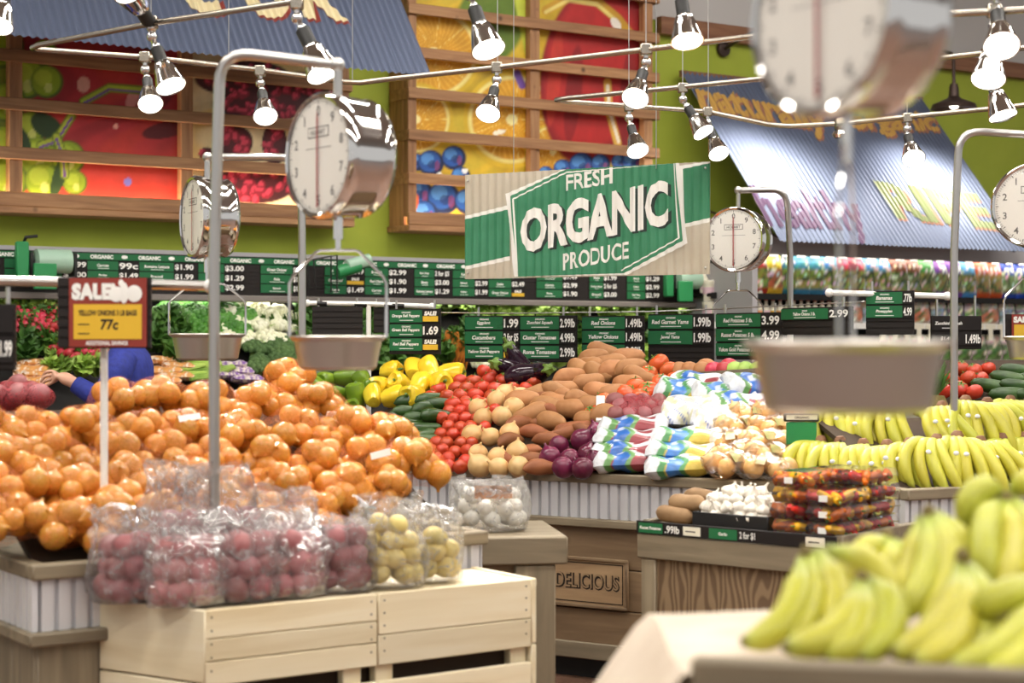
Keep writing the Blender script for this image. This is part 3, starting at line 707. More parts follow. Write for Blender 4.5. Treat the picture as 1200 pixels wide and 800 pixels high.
for a, b in ((.02, .03), (SW-.02, .03), (.02, SH-.03), (SW-.02, SH-.03)):
    MB().ball((a, -.008, b), .006, 8, 5).build('screw', 'steel', sg)

# ================================================================ track rods and lamps
def rod(label, pts, r=.0115):
    pp = [P(*q) for q in pts]; base = pp[0]
    t = thing('track_rod', label, 'track rod', base)
    MB().tube([p-base for p in pp], r, 10).build('rod_tube', 'rod', t); return t
def cable(t, px, py, Y):
    p = P(px, py, Y)-Vector(t.location); MB().tube([p, (p.x, p.y, 6.39-t.location.z)], .002, 5).build('suspension_wire', 'steel', t)
r1 = rod('bent chrome track rod with a sharp turn in front of the grape mural',
         [(345, 2, 5.8), (180, 27, 6.3), (70, 48, 6.65), (45, 53, 6.72), (38, 56, 6.75), (45, 58, 6.78), (170, 67, 6.8), (305, 82, 6.9), (405, 96, 7.0), (422, 97, 7.0), (445, 94, 6.98), (582, 79, 6.8), (757, 58, 6.5), (920, 38, 6.2)])
for q in ((177, 26, 6.3), (268, 80, 6.85), (413, 96, 7.0), (583, 78, 6.8), (757, 57, 6.5)): cable(r1, *q)
r2 = rod('bent chrome track rod with a sharp turn above the hanging sign',
         [(1230, 52, 6.6), (1155, 62, 6.75), (925, 89, 7.2), (800, 102, 7.5), (665, 115, 7.75), (652, 117, 7.8), (665, 119, 7.82), (737, 124, 7.9), (830, 131, 7.9), (900, 146, 7.9), (925, 148, 7.9), (985, 145, 7.8), (1063, 137, 7.7), (1165, 127, 7.5), (1230, 120, 7.4)])
for q in ((737, 124, 7.9), (800, 102, 7.5), (830, 131, 7.9), (1063, 137, 7.7)): cable(r2, *q)
r3 = rod('short straight chrome track rod in the top right corner', [(1060, 19, 5.6), (1160, 14, 5.5), (1240, 9, 5.4)])
cable(r3, 1168, 12, 5.5)
def track_head(label, joint, lamp, size=1.0, toward=.45, watts=40):
    """clamp on the rod, two ball joints, a black socket and a ribbed reflector with a bright lens"""
    J = P(*joint); Q = P(lamp[0], lamp[1], joint[2]-.05)
    t = thing('track_spotlight', label, 'spotlight', J, 0, 'chrome track spotlights')
    MB().box(-.022, .022, -.018, .018, -.022, .022, bev=.005).build('clamp', 'rod', t)
    q = Q-J; drop = Vector((0, 0, -.05)) if q.z < -.06 else Vector((0, 0, -.02)); k1 = drop+(q-drop)*.22
    sw = MB().tube([(0, 0, -.01), drop], .009, 8); sw.ball(drop, .02, 12, 8).tube([drop, k1], .011, 8); sw.ball(k1, .017, 12, 8); sw.build('swivel', 'chrome', t)
    ax = (q-k1); ax = (ax.normalized()+Vector((0, -toward, 0))).normalized(); L = max((q-k1).length, .16)*size
    s0 = k1+ax*.01; s1 = k1+ax*(L*.42)
    MB().tube([s0, s1], .021*size, 14).build('socket', 'black_plastic', t)
    rot = ax.to_track_quat('Z', 'Y').to_matrix().to_4x4(); M = Matrix.Translation(s1) @ rot
    h = L*.55; R = .049*size
    MB().lathe([(.02*size, -.005), (.026*size, 0), (.03*size, h*.15), (R*.82, h*.6), (R, h*.95), (R*1.03, h), (R*.95, h), (R*.8, h*.7)], 30, M, wob=lambda a, z: 1+.03*math.cos(15*a)*(z < h*.9), cap=False).build('reflector', 'chrome', t)
    MB().lathe([(0, h*.955), (R*.6, h*.96), (R*.96, h*.93)], 24, M, cap=False).build('lens', 'lamp_lens', t)
    if watts:
        ld = bpy.data.lights.new('beam', 'SPOT'); ld.energy = watts; ld.spot_size = 1.1; ld.spot_blend = .7; ld.color = (1, .94, .86); ld.shadow_soft_size = .05
        lo = link('beam', ld, t, s1+ax*(h*1.05)); lo.rotation_mode = 'QUATERNION'; lo.rotation_quaternion = (-ax).to_track_quat('Z', 'Y')
heads = [('bright spotlight cut by the top edge above the sharp rod turn', (178, 26, 6.3), (165, 8), 1.25, .9),
 ('spotlight hanging below the upper arm of the rod near the grapes', (178, 27, 6.3), (200, 98), 1.15, .1),
 ('lit spotlight below the lower arm of the rod in front of the grapes', (170, 67, 6.8), (181, 128), 1.0, .5),
 ('lit spotlight in front of the pomegranate seeds', (305, 83, 6.9), (314, 140), 1.0, .5),
 ('large jointed spotlight partly behind the arm of the big hanging scale', (348, 4, 5.8), (375, 76), 1.25, .1),
 ('spotlight cut by the top edge in front of the orange slices', (551, -22, 5.9), (571, 55), 1.2, .2),
 ('lit spotlight hanging in front of the orange slices', (582, 79, 6.8), (572, 136), 1.0, .5),
 ('lit spotlight in front of the red painted fruit', (757, 58, 6.5), (743, 118), 1.05, .5),
 ('low lit spotlight just above the hanging sign', (737, 125, 7.6), (747, 181), 1.0, .45),
 ('spotlight cut by the top edge beside the end of the orange mural', (797, -28, 6.0), (803, 34), 1.15, .1),
 ('spotlight tilted beside the top corner of the pale awning', (800, 103, 7.5), (823, 155), 1.0, .2),
 ('lowest lit spotlight at the corner of the hanging sign', (829, 131, 7.9), (842, 186), 1.0, .5),
 ('lit spotlight beside the dial of the nearest blurred scale', (918, 90, 7.2), (932, 104), 1.0, .6),
 ('lit spotlight hanging alone over the pale awning', (1063, 138, 7.7), (1066, 186), 1.05, .6),
 ('topmost spotlight in the top right corner', (1168, -8, 5.5), (1170, 28), 1.15, .05),
 ('lit spotlight second from the top in the top right corner', (1165, 13, 5.5), (1155, 90), 1.1, .25),
 ('lowest spotlight of the cluster in the top right corner', (1157, 62, 6.75), (1173, 133), 1.15, .1),
 ('spotlight at the top left corner of the photo', (10, -40, 5.6), (2, 16), 1.0, .1)]
for i, (lab, j, l, s, tw) in enumerate(heads): track_head(lab, j, l, s, tw, 28)
t = thing('rod_connector', 'small chrome connector on the rod below the blurred scale dial', 'connector', P(985, 146, 7.8))
MB().lathe([(.02, -.03), (.028, -.02), (.028, .02), (.02, .03)], 14).build('connector_body', 'rod', t); MB().lathe([(.03, -.06), (.04, -.045), (.03, -.03)], 14).build('connector_cup', 'chrome', t)

# ================================================================ hanging dial scales
plain('dial_face', '#ece8de', .35); plain('dial_red', '#a02420', .5); plain('dial_ink', '#54504a', .6); plain('glass_clear', '#ffffff', .03, 0, .6, Alpha=.12)
def stand(label, pts, foot, r=.016, hookpx=None):
    """bent chrome pole: pts run from the hook end of the arm round the bend; the pole then drops to the floor or counter"""
    pp = [P(*q) for q in pts]; f = Vector((pp[-1].x, pp[-1].y, foot)); t = thing('scale_stand', label, 'scale stand', f)
    path = [pp[0]]
    for i in range(1, len(pp)-1):          # round the bend
        a, b, c = pp[i-1], pp[i], pp[i+1]; d1 = (a-b).normalized()*.09; d2 = (c-b).normalized()*.09
        for k in range(7):
            s = k/6; path.append((b+d1)*(1-s)**2+b*2*s*(1-s)+(b+d2)*s*s)
    path += [pp[-1], f+Vector((0, 0, .012))]
    MB().tube([p-f for p in path], r, 14).build('pole', 'steel', t)
    MB().ball(pp[0]-f, r*1.35, 12, 8).build('arm_end', 'steel', t)
    MB().lathe([(r*4, 0), (r*4, .008), (r*1.4, .014), (r*1.3, .04)], 20).build('foot_plate', 'steel', t)
    return t
def dial_scale(label, top, yaw, D=.33, pan_z=None, panw=.268, dial_z=None, bailh=.2, pan_yaw=None, hook=.06, wire=.0045):
    """top = where it hangs; dial centre and pan rim heights are absolute"""
    t = thing('hanging_scale', label, 'scale', top, yaw, 'hanging dial scales')
    zc = dial_z-top.z; R = D/2; dp = .1*D/.33
    MB().tube([(0, 0, -.005), (0, 0, zc+R)], .012, 8).build('hanger_strap', 'steel', t)
    Mf = Matrix.Translation((0, 0, zc)) @ Matrix.Rotation(math.pi/2, 4, 'X')     # lathe axis z -> towards -y (front)
    MB().lathe([(0, -dp), (R*.8, -dp), (R*.95, -dp*.9), (R, -dp*.75), (R*.97, -dp*.55), (R*1.0, -dp*.4), (R*1.02, dp*.2), (R*1.05, dp*.35), (R*1.05, dp*.6), (R*1.0, dp*.7), (R*.95, dp*.66)], 48, Mf, cap=False).build('drum', 'chrome', t)
    fy = -dp*.62
    fc = MB().lathe([(0, dp*.62), (R*.95, dp*.62)], 48, Mf, cap=False).build('dial_face', 'dial_face', t)
    for k in range(10):
        a = math.radians(90+36*k); q = R*.74; s = R*.17; x, z = q*math.cos(a), zc+q*math.sin(a)
        put_text(MB(), str(k), x-s*.42, z-s/2, x+s*.42, z-s/2, fy-.001, s, .015, 0, True).build('numeral', 'dial_ink', fc, smooth=False)
    m = MB()
    for k in range(100):
        a = math.radians(3.6*k); q0 = R*(.88 if k % 5 else .85); q1 = R*.92; w = .0009 if k % 5 else .0016
        c, s = math.cos(a), math.sin(a)
        m.poly([(q0*c-w*s, fy-.001, zc+q0*s+w*c), (q1*c-w*s, fy-.001, zc+q1*s+w*c), (q1*c+w*s, fy-.001, zc+q1*s-w*c), (q0*c+w*s, fy-.001, zc+q0*s-w*c)])
    m.build('tick_ring', 'dial_ink', fc, smooth=False)
    nb = MB().box(-R*.32, R*.32, fy-.0012, fy-.0008, zc+R*.30, zc+R*.48).build('name_plate', 'dial_ink', fc, smooth=False)
    MB().box(-R*.30, R*.30, fy-.0016, fy-.0012, zc+R*.32, zc+R*.46).build('name_plate_field', 'dial_face', fc, smooth=False)
    text_part(fc, 'HOBART', -R*.26, zc+R*.345, R*.26, zc+R*.345, fy-.002, R*.09, 'dial_ink', .03)
    MB().box(-R*.4, R*.4, fy-.0012, fy-.001, zc+R*.12, zc+R*.13).build('fine_print', 'dial_ink', fc, smooth=False)
    MB().poly([(-R*.02, fy-.006, zc-R*.85), (R*.02, fy-.006, zc-R*.85), (R*.022, fy-.006, zc+R*.62), (0, fy-.006, zc+R*.74), (-R*.022, fy-.006, zc+R*.62)], .001).build('pointer', 'dial_red', t, smooth=False)
    MB().lathe([(0, dp*.78), (R*.5, dp*.76), (R*.95, dp*.64)], 40, Mf, cap=False).build('dial_glass', 'glass_clear', t)
    pr = pan_z-top.z; zb0 = zc-R
    MB().tube([(0, 0, zb0+.01), (0, 0, zb0-hook)], wire*3.1, 10).tube([(0, 0, zb0-hook), (0, 0, pr+bailh)], wire*1.7, 8).build('hook', 'chrome', t)
    py = pan_yaw or 0; Mp = Matrix.Rotation(py, 4, 'Z'); hw = panw/2
    pa = [(-hw, 0, pr), (-hw, 0, pr+bailh*.62), (-hw*.93, 0, pr+bailh*.7), (-hw*.45, 0, pr+bailh*.98), (-hw*.35, 0, pr+bailh), (hw*.35, 0, pr+bailh), (hw*.45, 0, pr+bailh*.98), (hw*.93, 0, pr+bailh*.7), (hw, 0, pr+bailh*.62), (hw, 0, pr)]
    MB().tube([Mp @ Vector(q) for q in pa], wire, 8).build('bail', 'chrome', t)
    d = .105*panw/.268
    MB().lathe([(0, -d*.86), (hw*.72, -d*.86), (hw*.8, -d*.78), (hw*.9, -.012), (hw*.98, -.004), (hw*1.0, .0), (hw*.98, .005), (hw*.9, .0), (hw*.79, -d*.72), (hw*.7, -d*.8), (0, -d*.8)], 40, Matrix.Translation((0, 0, pr)), cap=False).build('pan', 'pan_steel', t)
    return t
YA = 4.62
stand('bent chrome scale stand beside the SALE sign', [(395, 76, YA), (258, 60, YA+.02), (251, 300, YA+.06)], .721, .0155)
dial_scale('large round dial scale hanging beside the pomegranate mural', P(396, 78, YA), math.radians(-52), .325, P(0, 395, YA).z, .262, P(0, 184, YA).z, .235, math.radians(52))
YB = 6.7
stand('bent chrome scale stand behind the large left scale', [(243, 184, YB), (353, 184, YB+.1), (354, 300, YB+.1)], 0, .0155)
dial_scale('narrow side-on dial scale behind the chrome pole', P(243, 186, YB), math.radians(-62), .31, P(0, 392, YB).z, .3, P(0, 255, YB).z, .2, math.radians(62))
YC = 8.9
stand('bent chrome scale stand in front of the pale awning', [(865, 223, YC), (922, 222, YC+.05), (926, 300, YC+.1)], 0, .016)
dial_scale('small dial scale hanging at the right end of the hanging sign', P(865, 226, YC), math.radians(-30), .325, P(0, 392, YC).z, .262, P(0, 281, YC).z, .23, math.radians(30))
YD = 2.2
stand('chrome scale stand of the blurred near scale, cut by the top edge', [(992, -215, YD), (1420, -215, YD), (1430, 0, YD+.02)], 1.013, .016)
dial_scale('nearest blurred dial scale with its wide steel pan in front of the price boards', P(992, -210, YD), math.radians(-57), .25, P(0, 402, YD).z, .268, P(0, 22, YD).z, .25, math.radians(132), wire=.0022)
YE = 6.8
stand('bent chrome scale stand rising from the bananas by the right edge', [(1225, 159, YE), (1124, 153, YE+.02), (1118, 300, YE+.04)], .93, .0155)
dial_scale('dial scale cut by the right edge beside RIPE', P(1215, 160, YE), math.radians(-25), .325, P(0, 395, YE).z, .262, P(0, 242, YE).z, .235, math.radians(25))

# ================================================================ price boards over the bins
def board(label, pxl, pxr, pyt, pyb, Yl, Yr, rows, cols=1, dark=False, name='price_board', split=.7, hang=.045):
    """rows: list of rows, each a list of (title, price, tagged) per column or None"""
    a, b = P(pxl, pyb, Yl), P(pxr, pyb, Yr); rz = math.atan2(b.y-a.y, b.x-a.x); w = math.hypot(b.x-a.x, b.y-a.y)
    zt_ = P(pxl, pyt, Yl).z; h = zt_-a.z
    t = thing(name, label, 'price sign', a, rz)
    slat_board(t, 0, w, 0, h, 0)
    rh = h/ (len(rows)+.22)
    for r, row in enumerate(rows):
        z1 = h-.004-r*rh; cw = w/len(row)
        for c, cell in enumerate(row):
            if cell: price_cell(t, c*cw+.003, (c+1)*cw-.003, z1-rh*.94, z1, -.005, cell[0], cell[1], len(cell) > 2 and cell[2], split, green='card_black' if dark else 'strip_green', sub=not dark)
    for x in (w*.12, w*.88): MB().tube([(x, .006, h), (x, .006, h+hang)], .006, 6).build('hanger_clip', 'steel', t)
    return t
board('three-row bell pepper price board above the yellow peppers', 457, 516, 362, 415, 8.9, 8.8, [[('Orange Bell Peppers', '', True)], [('Green Bell Peppers', '1.69')], [('Red Bell Peppers', '', True)]], split=.66)
board('wide two-column price board listing eggplant and tomatoes', 545, 676, 370, 424, 9.05, 8.85, [[('Eggplant', '1.99'), ('Zucchini Squash', '2.99lb')], [('Cucumbers', '2 for $5'), ('Cluster Tomatoes', '4.99lb')], [('Yellow Bell Peppers', '', True), ('Roma Tomatoes', '2.99lb')]])
board('onion price board standing behind the sweet potatoes', 682, 755, 370, 422, 8.9, 8.8, [[('Red Onions', '1.49lb')], [('Yellow Onions', '1.49lb')], [('Sweet Onions', '2.99lb')]])
board('yam price board with two green rows and a blank black row', 760, 836, 368, 426, 8.8, 8.6, [[('Red Garnet Yams', '1.99lb')], [('Jewel Yams', '1.99lb')], [None]])
board('potato price board beside the small dial scale', 840, 917, 367, 421, 8.55, 8.2, [[('Red Potatoes 5 lb.', '3.99')], [('Russet Potatoes 5 lb.', '4.99')], [('Yukon Gold Potatoes 5 lb.', '3.99')]])
board('yellow onion price board above the near scale pan', 917, 998, 361, 392, 8.15, 7.7, [[('Yellow Onions 3 lb.', '2.99')], [None]])
board('banana price board on a white rod left of the tall pole', 1015, 1071, 341, 392, 7.9, 7.8, [[('Bananas', '.77lb')], [('Pineapples', '4.99')], [None]], split=.78)
board('all-black chalk lettered zucchini price board behind the tall pole', 1091, 1150, 370, 409, 7.87, 7.87, [[('Zucchini Squash', '')], [('$1.49 lb', '1.49lb')]], dark=True, split=.66, hang=.095)
board('blank black slatted board behind the large left scale pan', 366, 425, 359, 392, 8.99, 8.99, [[None]])
board('narrow blank black board half hidden by the bell pepper price board', 438, 458, 360, 390, 9.01, 9.01, [[None]])
# rods and wire that carry the boards
def simple_rod(label, pts, r, mat, name, cat, bands=()):
    pp = [P(*q) for q in pts]; t = thing(name, label, cat, pp[0])
    MB().tube([p-pp[0] for p in pp], r, 8).build('rod_tube', mat, t)
    for e in (pp[0], pp[-1]): MB().ball(e-pp[0], r*1.5, 10, 6).build('end_cap', 'white_paint', t)
    for (s0, s1) in bands:
        a, b = pp[0].lerp(pp[-1], s0)-pp[0], pp[0].lerp(pp[-1], s1)-pp[0]; MB().tube([a, b], r*1.08, 8).build('dark_band', 'black_plastic', t)
    return t
simple_rod('white rod with dark bands above the blank black board', [(360, 355, 9.0), (430, 356, 9.0), (506, 359, 9.0)], .013, 'white_paint', 'sign_rod', 'rod', ((.08, .16), (.38, .48), (.62, .78)))
simple_rod('thin stretched wire from which the green price boards hang', [(505, 366, 8.93), (600, 367, 8.95), (760, 365, 8.8), (840, 362, 8.58), (917, 358, 8.16), (998, 354, 7.71), (1012, 353, 7.66)], .003, 'steel', 'sign_wire', 'wire')
simple_rod('white rod holding the banana price board', [(972, 343, 7.9), (1110, 347, 7.86)], .014, 'white_paint', 'sign_rod', 'rod')
def sign_post(label, px, py0, Y, zf, r=.013):
    p = P(px, py0, Y); t = thing('sign_post', label, 'post', (p.x, p.y, zf)); h = p.z-zf
    MB().tube([(0, 0, .006), (0, 0, h)], r, 10).build('post_tube', 'white_paint', t); MB().lathe([(.05, 0), (.05, .006), (.016, .012)], 16).build('foot_plate', 'steel', t)
sign_post('white post under the banded rod', 432, 358, 9.0, 0)

# sale boards
def sale_sign(label, px0, px1, pyt, pyb, Y, full=True, yaw=0):
    a, b = P(px0, pyb, Y), P(px1, pyb, Y); w = b.x-a.x; h = P(px0, pyt, Y).z-a.z
    t = thing('sale_sign', label, 'sale sign', a, yaw)
    slat_board(t, 0, w, 0, h, 0)
    x0, x1 = (w*.13, w*.96)
    MB().box(x0, x1, -.012, -.005, h*.02, h*.99).build('red_card', 'sale_red', t, smooth=False)
    MB().box(x0+w*.05, x1-w*.05, -.0135, -.012, h*.13, h*.62).build('yellow_card', 'tag_yellow', t, smooth=False)
    text_part(t, 'SALE!', x0+w*.03, h*.68, x0+w*.5, h*.68, -.0135, h*.24, 'chalk', .07, 0, keep=False)
    m = MB()
    for cx, cz, rx, rz in ((.64, .76, .085, .11), (.72, .78, .05, .15), (.83, .77, .085, .12), (.69, .92, .03, .05)): m.ball((cx*w, -.0135, cz*h), (rx*w, .001, rz*h), 14, 8)
    m.build('fruit_emblem', 'chalk', t)
    if full:
        text_part(t, 'YELLOW ONIONS 3 LB BAGS', x0+w*.1, h*.46, x1-w*.1, h*.46, -.0145, h*.08, 'ink', .03, 0, keep=False)
        text_part(t, '77c', w*.47, h*.26, w*.66, h*.26, -.0145, h*.15, 'ink', .03, .1)
        text_part(t, 'ADDITIONAL SAVINGS', x0+w*.18, h*.045, x1-w*.2, h*.045, -.0135, h*.06, 'chalk', .03, 0, keep=False)
        for z in (.33, .2): MB().box(x0+w*.1, x0+w*.22, -.0145, -.0137, h*z, h*(z+.015)).build('fine_print', 'ink', t, smooth=False)
    return t
sale_sign('red and yellow SALE board clipped on a black back above the onion bags', 68, 177, 325, 408, 4.75)
sale_sign('red SALE board cut by the right edge behind the small pan', 1179, 1226, 368, 400, 7.6, False)
simple_rod('thick brushed rail running from the left edge to the chrome scale pole', [(-40, 328, 4.85), (100, 331, 4.83), (247, 335, 4.8)], .014, 'steel', 'sign_rail', 'rail')
sign_post('white post carrying the SALE board', 122, 405, 4.79, .85, .011)
t = board('dark chalk price board cut by the left edge', -60, 18, 356, 434, 4.5, 4.5, [[('Red Onions', '')], [('2 lb bag', '$1.99')]], dark=True)

# ================================================================ person reaching into the case
mottled('skin', '#d6a78e', '#c8957c', 6, .5, vary=0, sss=.1); mottled('sweater_blue', '#26348f', '#1f2a78', 40, .8, vary=0, bmp=.3)
plain('trousers', '#2c2f3a', .8); plain('hair_brown', '#3a281c', .6); plain('shoe', '#1d1b1a', .5); plain('eye_white', '#efece6', .3); plain('eye_dark', '#2a1c14', .3)
def skin_obj(name, verts, edges, radii, mat, parent, root=0, sub=2):
    me = bpy.data.meshes.new(name); me.from_pydata(verts, edges, []); me.materials.append(MATS[mat])
    o = link(name, me, parent)
    md = o.modifiers.new('skin', 'SKIN'); md.use_smooth_shade = True
    sv = me.skin_vertices[0].data if len(me.skin_vertices) else None
    if sv is None:
        bm = bmesh.new(); bm.from_mesh(me); bm.verts.layers.skin.verify(); bm.to_mesh(me); bm.free(); sv = me.skin_vertices[0].data
    for i, r in enumerate(radii): sv[i].radius = r if isinstance(r, tuple) else (r, r); sv[i].use_root = (i == root)
    o.modifiers.new('subdivision', 'SUBSURF').levels = sub; o.modifiers['subdivision'].render_levels = sub
    return o
pb = P(150, 400, 8.4)
per_ = thing('person', 'person in a blue long-sleeved top reaching left behind the SALE board', 'person', (pb.x, pb.y, 0), math.pi)   # faces -x (photo left): local +x is the front
# local frame: +x forward (photo left after the turn), +y away from ... , z up
V, E, R_ = [], [], []
def jv(p, r, par=None):
    V.append(p); R_.append(r)
    if par is not None: E.append((par, len(V)-1))
    return len(V)-1
pel = jv((-.02, 0, .90), (.13, .10)); wai = jv((-.01, 0, 1.04), (.08, .08), pel); che = jv((0, 0, 1.22), (.06, .06), wai); upc = jv((0, 0, 1.32), (.05, .05), che)
nk = jv((.01, 0, 1.42), .052, upc); hd0 = jv((.025, 0, 1.49), .07, nk); hd1 = jv((.03, 0, 1.56), (.088, .078), hd0); hd2 = jv((.02, 0, 1.63), (.08, .072), hd1)
hand_l = []
for sy in (-1, 1):
    sh = jv((0, .16*sy, 1.33), .03, upc)
    if sy == 1:    # the arm nearer the camera after the turn reaches forward
        el = jv((.06, .235, 1.13), .03, sh); wr = jv((.22, .2, 1.225), .03, el); pm = jv((.275, .19, 1.25), (.038, .02), wr); kn = jv((.305, .185, 1.25), (.036, .018), pm)
        for k, (dz, ln) in enumerate(((.028, .075), (.01, .085), (-.008, .08), (-.026, .062))):
            a = jv((.32, .185, 1.25+dz), .0095, kn); b = jv((.32+ln*.5, .18, 1.24+dz*1.15), .009, a); jv((.32+ln*.75, .17, 1.21+dz*1.1), .0075, b)
        a = jv((.275, .16, 1.262), .012, pm); b = jv((.305, .14, 1.25), .01, a); jv((.33, .14, 1.225), .0085, b)
    else:
        el = jv((.02, -.24, 1.08), .03, sh); wr = jv((.14, -.22, .88), .03, el); pm = jv((.165, -.215, .82), (.02, .036), wr); kn = jv((.175, -.21, .79), (.018, .034), pm)
        for k, dy in enumerate((-.028, -.01, .008, .026)):
            a = jv((.178, -.21+dy, .775), .0095, kn); b = jv((.185, -.21+dy, .735), .009, a); jv((.178, -.21+dy, .705), .0075, b)
        a = jv((.185, -.205, .83), .012, pm); b = jv((.21, -.2, .80), .01, a); jv((.215, -.2, .775), .0085, b)
    hp = jv((-.01, .09*sy, .86), .088, pel); kk = jv((.02, .1*sy, .48), .06, hp); an = jv((-.02, .1*sy, .09), .04, kk); jv((.1, .1*sy, .035), (.035, .035), an)
body = skin_obj('body', V, E, R_, 'skin', per_)
sw = MB()
sw.lathe([(.118, .84), (.122, .88), (.113, 1.0), (.118, 1.12), (.125, 1.22), (.122, 1.30), (.105, 1.355), (.075, 1.395), (.058, 1.425), (.050, 1.43)], 28, Matrix.Diagonal((1, 1.42, 1, 1)), cap=False)
def sleeve(pts, rr):
    P4 = [Vector(p) for p in pts]; path = []; rad = []
    for (p, q, r0, r1) in zip(P4, P4[1:], rr, rr[1:]):
        for k in range(6): path.append(p.lerp(q, k/6)); rad.append(r0+(r1-r0)*k/6)
    path.append(P4[-1]); rad.append(rr[-1])
    for _ in range(4): path = [path[0]]+[(x+y*2+z)/4 for x, y, z in zip(path, path[1:], path[2:])]+[path[-1]]
    sw.tube(path, rad, 14, cap=False)
sleeve([(0, .12, 1.335), (.01, .195, 1.27), (.06, .235, 1.13), (.205, .205, 1.215)], [.075, .074, .058, .042])
sleeve([(0, -.12, 1.335), (.01, -.195, 1.27), (.02, -.24, 1.08), (.13, -.222, .9)], [.075, .074, .058, .042])
sw.build('sweater', 'sweater_blue', per_, angle=70)
tro = MB(); tro.lathe([(.118, .88), (.12, .8), (.105, .74)], 24, Matrix.Diagonal((1, 1.4, 1, 1)))
for sy in (-1, 1): tro.tube([(0, .085*sy, .82), (.02, .1*sy, .48), (-.02, .1*sy, .07)], [.098, .075, .062], 14)
tro.build('trousers', 'trousers', per_, angle=70)
for sy in (-1, 1): MB().ball((.05, .1*sy, .045), (.13, .05, .044), 14, 8).build('shoe', 'shoe', per_)
MB().ball((.0, 0, 1.625), (.105, .093, .095), 20, 12).ball((-.04, 0, 1.56), (.075, .088, .11), 18, 10).build('hair', 'hair_brown', per_)
MB().ball((.112, 0, 1.535), (.022, .014, .022), 10, 7).build('nose', 'skin', per_)
MB().ball((.104, 0, 1.492), (.016, .024, .007), 12, 6).build('mouth', 'sale_red', per_)
for sy in (-1, 1):
    e = MB().ball((.096, .032*sy, 1.562), (.012, .014, .009), 12, 7).build('eye', 'eye_white', per_); MB().ball((.105, .032*sy, 1.562), (.005, .006, .006), 8, 6).build('iris', 'eye_dark', e)
    MB().ball((.012, .088*sy, 1.545), (.022, .01, .032), 12, 8).build('ear', 'skin', per_)
# ================================================================ bins and cabinets
def ribs(L, z0, z1, per=.048, d=.014):
    """trapezoid-ribbed sheet along x, front towards -y"""
    n = max(2, round(L/per)); p = L/n; xs = []
    for k in range(n): xs += [(k*p, 0), (k*p+p*.14, 0), (k*p+p*.24, -d), (k*p+p*.9, -d), (k*p+p*1.0, 0)]
    m = MB(); i = m.pts([(x, y, z0) for x, y in xs]); j = m.pts([(x, y, z1) for x, y in xs])
    for k in range(len(xs)-1): m.f.append((i+k, i+k+1, j+k+1, j+k))
    return m
def produce_bin(name, label, corner, rot, L, D, ztop, zled, zbase=.1, planks='x', lip=.042, fill=None, sides=('front', 'left', 'right')):
    t = thing(name, label, 'produce bin', (corner[0], corner[1], 0), rot)
    o = .02
    MB().box(-o, L+o, -o, .03, ztop-lip, ztop, bev=.005).build('lip_board', 'bin_wood', t)
    MB().box(-o, L+o, D-.03, D+o, ztop-lip, ztop, bev=.005).build('lip_board', 'bin_wood', t)
    for x0, x1 in ((-o, .03), (L-.03, L+o)): MB().box(x0, x1, .03, D-.03, ztop-lip, ztop, bev=.005).build('lip_board', 'bin_wood', t)
    MB().box(.0, L, .014, D-.014, zled, ztop-lip).build('liner', 'bin_wood', t, smooth=False)
    ribs(L, zled, ztop-lip).build('ribbed_panel', 'galvanised', t, smooth=False, loc=(0, .013, 0))
    ribs(D, zled, ztop-lip).build('ribbed_panel', 'galvanised', t, smooth=False, loc=(.0, D, 0), rot=-math.pi/2)
    ribs(D, zled, ztop-lip).build('ribbed_panel', 'galvanised', t, smooth=False, loc=(L, 0, 0), rot=math.pi/2)
    MB().box(-o-.012, L+o+.012, -o-.012, D+o, zled-.036, zled, bev=.005).build('ledge_board', 'bin_wood', t)
    zt_ = zled-.037
    if planks == 'x':
        n = 3; h = (zt_-zbase)/n
        for k in range(n):
            MB().box(.03, L-.03, .004, .025, zbase+k*h+.002, zbase+(k+1)*h-.002, bev=.003).build('plank', 'base_wood', t)
        MB().box(-.0, L, -.012, .004, zbase-.04, zbase+.03, bev=.004).build('foot_rail', 'bin_wood', t)
    else:
        n = max(3, int(L/.16)); w = L/n
        for k in range(n): MB().box(k*w+.002, (k+1)*w-.002, .004, .025, zbase, zt_, bev=.003).build('plank', 'bin_wood_up', t)
    n = max(3, int(D/.16)); w = D/n
    for xs in ((.0, .02), (L-.02, L)):
        for k in range(n): MB().box(xs[0], xs[1], k*w+.027, min((k+1)*w+.023, D-.02), zbase, zt_, bev=.003).build('plank', 'bin_wood_up', t)
    MB().box(.03, L-.03, .06, D-.04, 0, zt_).build('toe_kick', 'case_black', t, smooth=False)
    if fill: fill(t)
    return t
plain('fill_dark', '#382818', .9)
def slope_fill(zf, k, L, D, x0=.03, mat='fill_dark', cap=9):
    def f(t): MB().poly([(x0, .03, zf), (L-.03, .03, zf), (L-.03, D-.03, zf+k*D), (x0, D-.03, zf+k*D)], .02, (0, 0, -1)).build('sloped_deck', mat, t, smooth=False)
    return f
OC = Vector((-1.265, 4.55, 0)); OA = math.atan2(.57, .82); OZ = .826
produce_bin('produce_bin', 'ribbed metal and wood bin heaped with bags of yellow onions', OC, OA, 1.42, 1.1, OZ, .645, .1, 'z', fill=slope_fill(OZ-.05, .46, 1.42, .92))
BZ = .87; BA = math.atan2(-.53, .85); B0 = Vector((-.38, 7.59, 0))-Vector((.85, -.53, 0))*.8; BL = 2.487
cb = produce_bin('produce_bin', 'central ribbed bin with a carved plaque, heaped with tomatoes and sweet potatoes', B0, BA, BL, 1.5, BZ, .68, .13, 'x', fill=slope_fill(BZ-.05, .335, BL, 1.15))
KC = Vector((1.479, 6.36, 0)); KA = math.radians(28)
produce_bin('produce_bin', 'ribbed bin carrying two tiers of yellow-green bananas', KC, KA, 1.5, .62, .87, .68, .13, 'x', fill=slope_fill(.84, .42, 1.5, .62))
